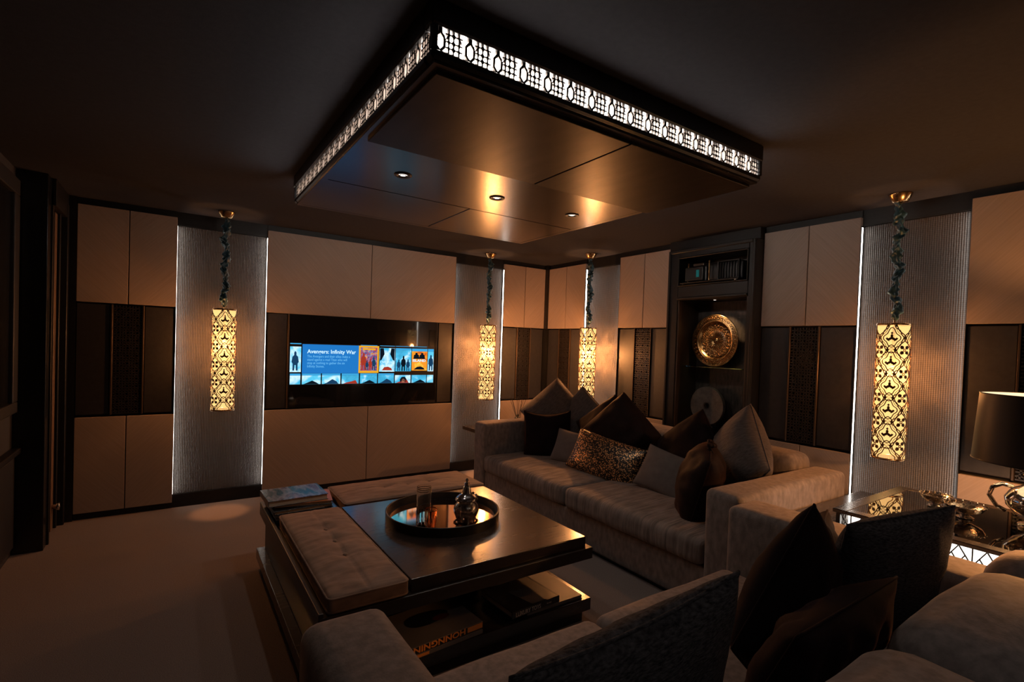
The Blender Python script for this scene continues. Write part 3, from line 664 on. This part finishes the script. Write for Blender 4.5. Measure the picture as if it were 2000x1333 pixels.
pcb('frame_moulding',X1-.014,X1+.004,2.275,3.075,2.352,2.378,'trim'); pcb('frame_moulding',X1-.014,X1+.004,2.31,2.99,1.93,1.95,'trim')
pcb('inner_cheek',X1+.01,4.06,2.975,2.99,.62,1.925,'post',PC,0)
pcb('inner_cheek',X1+.01,4.06,2.31,2.322,.62,1.925,'trim',PC,0)
pcb('shelf',3.84,4.058,2.312,2.988,1.330,1.338,'greenglass',PC,.001)
sp_ = MB().lathe([(0,1.922),(.012,1.921),(.020,1.922),(.024,1.926)],20,(.10,.0,0)).build('spotlight','brass',PC,True)
MB().lathe([(0,1.9205),(.011,1.9205)],16,(.10,0,0)).build('spotlight_lens','dlens',sp_,True)
pointlight('niche_spot',(.10,0,1.905),9.0,(1,.60,.28),.008,PC,'SPOT',math.radians(80),.7,(0,math.radians(-22),0))
# projector
PR = empty('projector', (3.80,2.66,2.062), 0, 'black home cinema projector with blue lens in the cabinet bay', 'projector')
MB().add(*rshell(.11,.20,.078,.02,4,6,3,lambda p,n_:p+Vector((.14,-.06,.10)))).build('body','blackp',PR,True)
for i in range(7): box('vent_slat',-.004,.012,-.235+i*.026,-.228+i*.026,.035,.165,'blackm',PR,.002,1)
box('vent_frame',-.008,.02,-.250,-.242,.02,.18,'blackm',PR,.002,1); box('vent_frame',-.008,.02,-.062,-.050,.02,.18,'blackm',PR,.002,1); box('vent_frame',-.008,.02,-.242,-.062,.170,.180,'blackm',PR,.002,1); box('vent_frame',-.008,.02,-.242,-.062,.018,.028,'blackm',PR,.002,1)
box('lens_housing',.0,.12,.06,.27,.022,.158,'blackp',PR,.012)
hb = box('lens_hood',-.03,.004,.075,.262,.030,.150,'blackm',PR,.008)
for a in ((.075,.255,.133,.142),(.075,.255,.040,.049)): pass
box('lens_glass',-.034,-.029,.092,.245,.045,.135,'blackp',PR,.002,1)
MB().box(-.0365,-.0345,.108,.140,.058,.120).build('lens_reflector','lens',PR)
box('lamp_module',.0,.10,.09,.20,.160,.185,'post',PR,.006)
for y in (.030,.242): box('bracket',-.01,.0,y-.006,y+.006,.012,.20 if y<.1 else .19,'brass',PR,.002,1)
box('base_tray',-.05,.25,-.27,.30,.008,.018,'blackm',PR,.004)
for x,y in ((-.03,-.24),(-.03,.27),(.2,-.24),(.2,.27)): MB().lathe([(0,0),(.014,0),(.014,.008),(0,.008)],12,(x,y,0)).build('foot','chrome',PR,True)
# brass charger plate
BP = empty('brass_plate', (3.955,2.71,1.338), 0, 'large engraved brass plate standing on the glass shelf', 'plate')
prof = [(0,.012),(.024,.010),(.027,.006),(.13,.010),(.152,.012),(.158,-.004),(.172,-.020),(.178,-.020),(.182,-.017),(.226,-.022),(.231,-.020),(.231,-.014),(.18,-.008),(.15,.02),(0,.02)]
pl = MB().lathe([(r,z) for r,z in prof],72,(0,0,.232),'x').build('dish','plate',BP,True)
mb = MB()
for i in range(24):
    a = 2*PI*i/24
    def P(r,da,d): return (d, r*math.cos(a+da), .232+r*math.sin(a+da))
    mb.add([P(.03,0,.004),P(.062,.085,.0035),P(.088,0,.0035),P(.062,-.085,.0035),P(.062,0,-.003)],[(0,1,4),(1,2,4),(2,3,4),(3,0,4)])
    for rr,da,s_ in ((.104,.0,.0085),(.121,.13,.0085),(.140,0,.007)):
        c = P(rr,da,.006); mb.tube([(c[0],c[1]+s_*math.cos(t_),c[2]+s_*math.sin(t_)) for t_ in [2*PI*k/10 for k in range(10)]],.0030,6,True)
mb.build('engraving','patina',BP,True); mb = MB()
for i in range(36):
    a = 2*PI*i/36; c = (-.021,.204*math.cos(a),.232+.204*math.sin(a)); s_=.010
    mb.tube([(c[0],c[1]+s_*math.cos(t_),c[2]+s_*math.sin(t_)) for t_ in [2*PI*k/10 for k in range(10)]],.0026,6,True)
mb.build('rim_engraving','patina',BP,True)
MB().lathe([(0,-.001),(.022,.001),(.024,.006)],24,(0,0,.232),'x').build('boss','brass',BP,True)
# stone disc on stand
SD = empty('stone_disc', (3.93,2.745,.62), 0, 'grey stone disc with a centre hole in the lower niche', 'ornament')
dz=.99-.62
MB().lathe([(.026,-.018),(.166,-.018),(.170,-.012),(.170,.012),(.166,.018),(.026,.018)],56,(0,0,dz),'x',True).build('disc','stone',SD,True,.6)
MB().lathe([(.020,.0),(.030,-.0195),(.033,-.020),(.033,-.018),(.026,-.017)],30,(0,0,dz),'x').build('hub_ring','post',SD,True)
box('stand_block',-.05,.05,-.09,.09,0,.20,'blackm',SD,.006); box('stand_cradle',-.03,.03,-.05,.05,.20,dz-.166,'blackm',SD,.004)

# ------------------------------------------------------------------ long sofa along the right wall
SF = empty('sofa', (3.05,2.9,0), 0, 'long taupe velvet sofa along the panelled side wall', 'sofa')
def sf(nm,x0,x1,y0,y1,z0,z1,r=.03,crown=0,wr=.002,n=14,seed=0,mt='sofa',par=None): return soft(nm,x0-3.05,x1-3.05,y0-2.9,y1-2.9,z0,z1,mt,par or SF,r,crown,wr,n,seed)
sf('base',2.465,3.62,1.55,4.25,.03,.262,.02,n=16)
sf('arm',2.44,3.66,1.49,1.70,.03,.715,.035,.008,.004); sf('arm',2.44,3.66,4.10,4.30,.03,.715,.035,.008,.004)
sf('seat_cushion',2.43,3.42,1.705,2.895,.265,.418,.04,.022,.006,20,1.0,'seat'); sf('seat_cushion',2.43,3.42,2.905,4.095,.265,.418,.04,.022,.006,20,5.0,'seat')
sf('backrest',3.38,3.66,1.70,2.345,.27,.80,.07,.012,.006); sf('backrest',3.38,3.66,2.35,3.39,.27,.80,.07,.012,.006); sf('backrest',3.38,3.66,3.395,4.10,.27,.80,.07,.012,.006)
box('plinth',2.50-3.05,3.6-3.05,1.56-2.9,4.24-2.9,0,.03,'lacq',SF)
# sofa in the foreground, seen from behind
NS_ = empty('sofa', (1.4,.9,0), 0, 'taupe velvet sofa in the foreground facing the screen wall', 'sofa')
def nf(nm,x0,x1,y0,y1,z0,z1,r=.03,crown=0,wr=.002,n=14,seed=0): return soft(nm,x0-1.4,x1-1.4,y0-.9,y1-.9,z0,z1,'sofa',NS_,r,crown,wr,n,seed)
nf('base',.33,2.48,.30,1.43,.03,.262,.02,n=16)
nf('arm',.29,.525,.22,1.44,.03,.70,.045,.012,.004); nf('arm',2.27,2.52,.22,1.455,.03,.715,.035,.008,.004)
nf('seat_cushion',.53,1.375,.52,1.455,.265,.415,.045,.022,.006,20,2.0); nf('seat_cushion',1.385,2.265,.52,1.455,.265,.415,.045,.022,.006,20,8.0)
nf('backrest',.53,1.475,.20,.53,.27,.795,.11,.02,.008,16,3.0); nf('backrest',1.485,2.265,.20,.53,.27,.80,.11,.02,.008,16,6.0)
nf('backrest',2.275,2.6,.20,.52,.27,.80,.11,.02,.006,12,9.0)
box('plinth',.36-1.4,2.45-1.4,.32-.9,1.40-.9,0,.03,'lacq',NS_)

# ------------------------------------------------------------------ cushions
GR = 'scatter cushions on the long sofa'; GF = 'scatter cushions on the foreground sofa'
pillow('cushion','linen',.51,.51,.22,(3.20,4.00,.80),222,16,45,'tall taupe linen cushion standing on its corner at the far sofa end',GR,.01)
pillow('cushion','linen',.50,.50,.18,(3.33,3.74,.74),200,14,52,'taupe linen cushion half hidden behind the tall far one',GR,.02)
pillow('cushion','maroon',.45,.45,.20,(2.96,3.80,.63),228,12,3,'square dark maroon cushion upright beside the far sofa arm',GR,.05,.008,sag=.03)
pillow('cushion','choc',.48,.48,.17,(3.28,3.36,.72),190,18,40,'glossy brown velvet cushion wedged behind the row, peak turned right',GR,.01,.014)
pillow('cushion','plain',.42,.30,.12,(2.99,3.43,.555),205,24,-6,'plain stone lumbar cushion between maroon and sequinned cushions',GR,.06,.003)
pillow('cushion','choc',.50,.50,.24,(3.17,3.06,.75),205,16,47,'large creased brown velvet cushion, tallest of the middle of the sofa',GR,.0,.018)
pillow('cushion','sequin',.66,.34,.14,(2.94,2.99,.565),197,24,-9,'long lumbar cushion covered in copper sequins',GR,.05,.003)
pillow('cushion','maroon',.49,.49,.24,(3.20,2.38,.705),172,16,40,'dark maroon velvet cushion standing on its corner below the stone disc',GR,.0,.010)
pillow('cushion','plain',.46,.32,.13,(2.99,2.40,.565),190,26,-10,'plain stone lumbar cushion at the near end of the long sofa',GR,.06,.003)
pillow('cushion','choc',.42,.44,.28,(2.80,1.99,.63),128,14,-8,'knotted chocolate velvet cushion leaning on the near arm',GR,-.08,.014)
kc = bpy.data.objects['cushion.009']
mb = MB()
for k in range(9):
    a = -.6+1.2*k/8; mb.tube([(.05*math.sin(a*2),.19,.02*math.cos(k)),(.075*math.sin(a*2),.225,.018*math.cos(k*2)),(.03*a,.245,.01),(.05*math.sin(a*3),.275,.022*math.sin(k))],[.016,.012,.009,.014],8)
mb.build('tied_knot','choc',kc,True)
pillow('cushion','linen',.54,.54,.32,(3.22,1.99,.745),150,12,47,'plump taupe linen cushion on its corner at the near end of the long sofa',GR,.0,.012)
# foreground
pillow('cushion','tweed',.58,.54,.20,(.78,.72,.70),88,16,-6,'big charcoal tweed cushion nearest the camera',GF,.03,.006,sag=.02)
pillow('cushion','maroon',.50,.50,.22,(1.665,.83,.665),95,12,40,'black maroon cushion standing on its corner on the foreground sofa',GF,.0)
pillow('cushion','tweed',.52,.50,.20,(2.11,.72,.69),75,14,-3,'charcoal tweed cushion propped in the corner by the glass-topped table',GF,.02,.006)
pillow('cushion','maroon',.40,.40,.16,(2.04,.95,.66),110,14,8,'dark pleated velvet cushion behind the tweed corner cushion',GF,.07,.012)
pillow('cushion','maroon',.62,.36,.18,(1.50,.655,.65),91,24,1,'dark velvet lumbar cushion lying against the foreground sofa back',GF,.01,.014)

# ------------------------------------------------------------------ coffee table with inset ottoman cushions
CT = empty('coffee_table', (1.18,2.77,0), 0, 'large square dark wood coffee table with lower shelf', 'coffee table')
def ct(nm,x0,x1,y0,y1,z0,z1,mt='woodside',bev=.003): return box(nm,x0-1.18,x1-1.18,y0-2.77,y1-2.77,z0,z1,mt,CT,bev,2)
ct('plinth',.52,1.84,2.0,3.50,0,.055); ct('lower_shelf',.46,1.885,1.985,3.56,.055,.12,'wood')
ct('side_panel',.505,.54,2.02,3.53,.12,.33); ct('divider',.54,1.55,2.62,2.66,.12,.33); ct('divider',1.20,1.24,2.30,3.4,.12,.33); ct('end_panel',.54,1.80,3.48,3.52,.12,.33)
ct('deck',.475,1.885,1.985,3.56,.335,.395,'woodside'); ct('rail',.475,.495,1.985,3.56,.395,.415); 
ct('table_top',.858,1.852,2.008,3.100,.395,.452,'wood',.003); ct('corner_tray',.50,.865,3.115,3.545,.395,.425,'wood')
def ottoman(nm,x0,x1,y0,y1,label,along):
    cx_,cy_=(x0+x1)/2,(y0+y1)/2; hx,hy=(x1-x0)/2,(y1-y0)/2
    o = empty(nm,(cx_,cy_,.395),0,label,'cushion','seat cushions set into the coffee table')
    btn = [(0,t_) for t_ in (-.33,.0,.33)] if along=='y' else [(t_,0) for t_ in (-.33,.0,.33)]
    def fn(p,nr):
        u,v_=p.x/hx,p.y/hy; q=Vector(p)
        if nr.z>.3:
            q.z += .022*max(0,1-abs(u)**2.6)*max(0,1-abs(v_)**2.6)
            for bu,bv in btn:
                d2=((p.x-bu*hx*2*.5)/.05)**2+((p.y-bv*hy*2*.5)/.05)**2; q.z -= .016*math.exp(-d2)
            cr_=(p.x if along=='y' else p.y); q.z -= .004*math.exp(-(cr_/.008)**2)
            q.z += .003*noise.noise(Vector((p.x*26,p.y*26,1))) + .0018*math.sin(p.y*120+5*noise.noise(Vector((p.x*9,p.y*9,0))))*max(0,1-abs(abs(u)-.5)*2)*(1 if along=='y' else .3)
        if abs(nr.x)>.5: q.x += .004*noise.noise(Vector((p.y*9,p.z*9,2)))
        return q+Vector((0,0,.034))
    vs,fs=rshell(hx,hy,.034,.016,30,40,3,fn); MB().add(vs,fs).build('pad','cush',o,True)
    for z in (.008,.060):
        pts=[];r=.022
        for cxs,cys,a0 in ((1,1,0),(-1,1,90),(-1,-1,180),(1,-1,270)):
            for k in range(5):
                a=math.radians(a0+22.5*k); pts.append((cxs*(hx-r)+r*math.cos(a)*1.02,cys*(hy-r)+r*math.sin(a)*1.02,z))
        MB().tube(pts,.0045,6,True).build('piping','cush',o,True)
    for bu,bv in btn: MB().lathe([(0,.079),(.008,.078),(.012,.073),(.012,.068)],14,(bu*hx,bv*hy,0)).build('button','cush',o,True)
    return o
ottoman('ottoman_cushion',.512,.842,1.995,3.095,'buttoned brown velvet seat cushion along the near left side of the table','y')
ottoman('ottoman_cushion',.885,1.870,3.120,3.548,'buttoned brown velvet seat cushion along the far side of the table','x')
# round tray
TR = empty('round_tray',(1.318,2.655,.452),0,'round dark tray with mirrored base on the table top','tray')
MB().lathe([(.300,.008),(.316,.008),(.318,.05),(.324,.052),(.328,.05),(.326,.0),(.30,0)],72,close=True).build('rim','blackm',TR,True,.7)
MB().lathe([(0,.004),(.302,.004),(.302,.009),(0,.009)],72).build('mirror_base','mirror',TR)
def vessel(nm,loc,r0,r1,h,t,mt,label,cat):
    o=empty(nm,loc,0,label,cat)
    MB().lathe([(0,0),(r0,0),(r0+.001,.004),(r1,h),(r1-t,h),(r0-t,.012),(0,.012)],32).build('bowl',mt,o,True,.8)
    return o
g1=vessel('tall_glass',(1.150,2.555,.461),.037,.040,.215,.003,'glass','tall engraved clear glass tumbler standing on the tray','glass')
for z in (.192,.203): MB().lathe([(.0395,z),(.0412,z+.002),(.0395,z+.004)],32).build('gilt_band','brass',g1,True)
mb=MB()
for i in range(14):
    a=2*PI*i/14; c,s_=math.cos(a),math.sin(a)
    mb.tube([(.0375*c,.0375*s_,.008),(.0383*c,.0383*s_,.085)],.0022,5)
mb.build('cut_facets','glass',g1,True)
g2=vessel('tea_glass',(1.155,2.470,.461),.026,.034,.118,.0022,'tea','short amber tea glass in front of the tall tumbler','glass')
MB().lathe([(.0332,.110),(.0352,.113),(.0338,.116)],28).build('gilt_band','brass',g2,True)
mb=MB()
for i in range(10):
    a=2*PI*i/10; mb.tube([(.0265*math.cos(a),.0265*math.sin(a),.006),(.0308*math.cos(a),.0308*math.sin(a),.075)],.0019,5)
mb.build('cut_facets','tea',g2,True)
TP = empty('silver_teapot',(1.385,2.50,.461),.5,'small engraved silver pot with tall domed lid on the tray','teapot')
MB().lathe([(0,.006),(.030,.006),(.034,.0),(.040,.004),(.036,.012),(.044,.022),(.053,.040),(.055,.056),(.050,.074),(.038,.088),(.034,.094)],40).build('body','silver',TP,True)
ld=MB().lathe([(.034,.093),(.049,.096),(.050,.100),(.043,.108),(.034,.116),(.024,.122),(.020,.130),(.016,.150),(.011,.158),(.006,.162)],36).build('lid','chrome',TP,True)
MB().lathe([(.004,.160),(.012,.164),(.012,.168),(.005,.170),(.004,.176),(.007,.180),(.006,.186),(0,.190)],20).build('finial','chrome',ld,True)
for i in range(4):
    a=PI/4+i*PI/2; MB().tube([(.036*math.cos(a),.036*math.sin(a),.014),(.046*math.cos(a),.046*math.sin(a),.006),(.050*math.cos(a),.050*math.sin(a),.0)],[.006,.005,.007],8).build('foot','chrome',TP,True)
MB().tube([(.052,0,.05),(.068,0,.062),(.074,0,.085),(.082,0,.100)],[.010,.008,.006,.005],10).build('spout','chrome',TP,True)
MB().tube([(-.050,0,.078),(-.066,0,.092),(-.080,0,.084),(-.084,0,.062),(-.072,0,.038),(-.052,0,.034)],.0042,8).build('handle','chrome',TP,True)
MB().lathe([(0,-.006),(.006,-.004),(.007,0),(.006,.004),(0,.006)],12,(.052,0,.112)).tube([(.040,0,.104),(.052,0,.112)],.003,6).build('hinge_knob','chrome',TP,True)
TP.scale = (1.3,1.3,1.3)
# books
def book(loc,rz,L,Wd,T,cover,label,spine=None,group=None,page='paper',edge='y'):
    o=empty('book',loc,math.radians(rz),label,'book',group); c=.004
    box('cover_board',-L/2,L/2,-Wd/2,Wd/2,T-c,T,cover,o,.001,1); box('cover_board',-L/2,L/2,-Wd/2,Wd/2,0,c,spine or cover,o,.001,1)
    box('spine',-L/2,L/2,-Wd/2,-Wd/2+c,c,T-c,spine or cover,o,0) if edge=='y' else box('spine',-L/2,-L/2+c,-Wd/2,Wd/2,c,T-c,spine or cover,o,0)
    pi=.006; box('page_block',-L/2+pi,L/2-pi,-Wd/2+(c if edge=='y' else pi),Wd/2-pi,c,T-c,page,o)
    return o
GB='books stacked on the table corner'
book((.665,3.345,.425),3,.34,.26,.022,'darkcover','black book at the bottom of the corner stack',None,GB,edge='x')
book((.690,3.36,.447),-9,.33,.25,.022,'orcover','orange-edged book in the middle of the corner stack','darkcover',GB,edge='x')
book((.640,3.37,.469),2,.34,.27,.036,'print','thick picture book with fjord cover on top of the corner stack','greycover',GB,edge='x')
GS='books on the lower shelf of the coffee table'
b1=book((1.005,2.125,.12),4,.40,.29,.020,'greycover','thin grey book under the lettered one on the lower shelf','greycover',GS)
MB().box(-.19,-.08,-.1463,-.1452,.004,.016).build('spine_label','orange',b1)
b2=book((1.005,2.127,.14),5,.40,.29,.034,'greycover','grey car book with orange spine lettering on the lower shelf','darkcover',GS)
text('spine_text','HONNGNIN',.036,'orange',b2,Matrix.Translation((.105,-.1462,.031))@Matrix.Rotation(PI/2,4,'X')@Matrix.Rotation(PI,4,'Z'),.001,.0006,1.30)
MB().box(.115,.197,-.1464,-.1452,.006,.030).build('spine_label','orange',b2)
vs=[];fs=[]
mb=MB(); mb.add([(-.02+.11*math.cos(t_)*(1+.2*math.cos(t_)),.03+.055*math.sin(t_),.0352) for t_ in [2*PI*k/28 for k in range(28)]],[tuple(range(28))]); mb.build('cover_picture','darkcover',b2)
mb=MB(); mb.add([(.06+.045*math.cos(t_),.0+.022*math.sin(t_),.0357) for t_ in [2*PI*k/20 for k in range(20)]],[tuple(range(20))]); mb.build('cover_picture','redcar',b2)
b3=book((1.66,2.19,.12),0,.36,.36,.016,'greycover','large flat grey folio beneath the black book on the lower shelf','greycover',GS)
b4=book((1.525,2.140,.136),4,.31,.27,.034,'darkcover','black book with pale spine title lying on the flat folio','darkcover',GS)
text('spine_text','LUXURY TOYS',.030,'white',b4,Matrix.Translation((-.135,-.1362,.0065))@Matrix.Rotation(PI/2,4,'X'),.0006,.0006,.82)
text('spine_text','for men',.010,'white',b4,Matrix.Translation((.068,-.1362,.013))@Matrix.Rotation(PI/2,4,'X'),.0002,.0006,.95)
MB().add([(-.02,-.125,.0345),(.14,-.125,.0345),(.14,.125,.0345),(.02,.125,.0345),(-.05,.04,.0345)],[(0,1,2,3,4)]).build('cover_picture','greycover',b4)

# ------------------------------------------------------------------ corner table beyond the sofa, reed diffuser
ET=empty('end_table',(3.06,4.52,0),0,'dark end table in the far corner behind the sofa arm','side table')
box('table_top',-.53,.5,-.19,.19,.565,.60,'wood',ET,.004); box('body',-.30,.48,-.17,.17,.06,.565,'woodside',ET,.004); box('foot',-.28,.46,-.15,.15,0,.06,'lacq',ET)
RD=empty('reed_diffuser',(3.17,4.62,.60),0,'small dark bottle of black reeds on the far end table','diffuser')
MB().lathe([(0,0),(.036,0),(.040,.01),(.040,.05),(.024,.072),(.014,.078),(.014,.10),(.010,.10),(.010,.075),(0,.07)],24).build('bottle','blackp',RD,True)
for k in range(8):
    a=2*PI*k/8+.3; s_=.075+.02*(k%3); MB().tube([(-.006*math.cos(a),-.006*math.sin(a),.012),(s_*math.cos(a),s_*math.sin(a),.27+.02*(k%2))],.0022,5).build('reed','reed',RD)

# ------------------------------------------------------------------ corner table on the right with glowing glass-topped box
KT=empty('corner_table',(3.2,.88,0),0,'low dark corner table between the two sofas','side table')
box('table_top',-.64,.62,-.62,.59,.545,.573,'wood',KT,.003); box('body',-.60,.58,-.58,.55,.05,.545,'woodside',KT,.003); box('foot',-.56,.54,-.54,.51,0,.05,'lacq',KT)
GX=empty('glass_box_table',(3.02,.74,.573),0,'glass-topped display box with glowing fretwork sides on the corner table','display box')
hx,hy=.405,.38; TZ=.172
for a in ((-hx,hx,-hy,-hy+.06),(-hx,hx,hy-.06,hy),(-hx,-hx+.06,-hy+.06,hy-.06),(hx-.06,hx,-hy+.06,hy-.06)): box('top_frame',a[0],a[1],a[2],a[3],TZ-.018,TZ,'wood',GX,.003)
box('glass_top',-hx+.06,hx-.06,-hy+.06,hy-.06,TZ-.014,TZ-.0015,'dmirror',GX)
for x in (-hx+.012,hx-.03):
    for y in (-hy+.012,hy-.03): box('leg',x,x+.018,y,y+.018,0,TZ-.018,'lacq',GX)
box('light_core',-hx+.05,hx-.05,-hy+.05,hy-.05,.012,TZ-.03,'boxglow',GX); box('bottom_board',-hx+.01,hx-.01,-hy+.01,hy-.01,0,.008,'lacq',GX)
def boxfret(L,mapf): 
    mb=MB();nrep=round(L/.085);W=L/nrep;H=TZ-.03
    def bar(p,q,t=.0022,d=.005):
        dx,dz=q[0]-p[0],q[1]-p[1];Ln=math.hypot(dx,dz);ox,oz=-dz/Ln*t,dx/Ln*t
        c=[(p[0]+ox,p[1]+oz),(p[0]-ox,p[1]-oz),(q[0]-ox,q[1]-oz),(q[0]+ox,q[1]+oz)]
        mb.add([mapf(x,z,dd) for dd in (0,d) for x,z in c],[(0,1,2,3),(4,7,6,5),(0,4,5,1),(1,5,6,2),(2,6,7,3),(3,7,4,0)])
    for i in range(nrep):
        o=i*W
        for p,q in (((0,0),(.5,.5)),((.5,.5),(0,1)),((1,0),(.5,.5)),((.5,.5),(1,1)),((0,.5),(.25,.25)),((.25,.75),(0,.5)),((.75,.25),(1,.5)),((1,.5),(.75,.75)),((.5,0),(.5,1))): bar((o+p[0]*W,p[1]*H+.009),(o+q[0]*W,q[1]*H+.009))
    return mb
boxfret(2*hy-.06,lambda x,z,d:(-hx+.018+d,-hy+.03+x,z)).build('fretwork','fret',GX); boxfret(2*hx-.06,lambda x,z,d:(-hx+.03+x,-hy+.018+d,z)).build('fretwork','fret',GX); boxfret(2*hx-.06,lambda x,z,d:(-hx+.03+x,hy-.018-d,z)).build('fretwork','fret',GX); boxfret(2*hy-.06,lambda x,z,d:(hx-.018-d,-hy+.03+x,z)).build('fretwork','fret',GX)
def bowl(loc,label,r=.062):
    o=empty('silver_bowl',loc,0,label,'bowl','silver bowls on the glass-topped box')
    MB().lathe([(0,.004),(.030,0),(.034,.004),(.018,.012),(.016,.018),(.03,.022),(r*.85,.038),(r,.055),(r*1.06,.058),(r,.060),(r*.82,.042),(.02,.026),(0,.026)],36).build('dish','silver',o,True)
    mb=MB()
    for k in range(18):
        a=2*PI*k/18; mb.lathe([(0,-.005),(.005,0),(0,.005)],8,(r*1.05*math.cos(a),r*1.05*math.sin(a),.060))
    mb.build('beaded_rim','silver',o,True); return o
bowl((3.12,.87,.745),'small silver footed bowl nearer the pendant lamp on the glass-topped box'); bowl((3.03,.735,.745),'silver footed bowl nearer the table lamp on the glass-topped box',.075)
# table lamp
TL=empty('table_lamp',(3.14,.50,.745),0,'table lamp with black drum shade and silver gourd base','table lamp')
MB().lathe([(r*.9,z*.74) for r,z in [(0,0),(.085,0),(.088,.012),(.060,.022),(.055,.034),(.10,.07),(.135,.12),(.14,.165),(.115,.215),(.06,.255),(.032,.275),(.030,.30),(.012,.31)]],48).build('base','chrome',TL,True)
for sg in (1,-1):
    MB().tube([(x*sg*.9,y*sg*.9,z*.74) for x,y,z in [(-.06,.10,.235),(-.08,.135,.245),(-.10,.165,.22),(-.105,.175,.17),(-.09,.15,.11),(-.07,.12,.085)]],.009,10).build('handle','chrome',TL,True)
MB().tube([(0,0,.225),(0,0,.44)],.007,10).build('stem','brass',TL,True)
MB().lathe([(.245,.283),(.225,.583)],56).build('shade','blackm',TL,True)
MB().lathe([(.242,.284),(.222,.582)],56).build('shade_lining','shade_in',TL,True)
for z,r in ((.283,.2445),(.581,.2245)): MB().lathe([(r-.003,z),(r+.002,z),(r+.002,z+.004),(r-.003,z+.004)],56,close=True).build('shade_rim','trim',TL,True)
pointlight('bulb',(0,0,.345),58.0,(1,.42,.13),.03,TL)
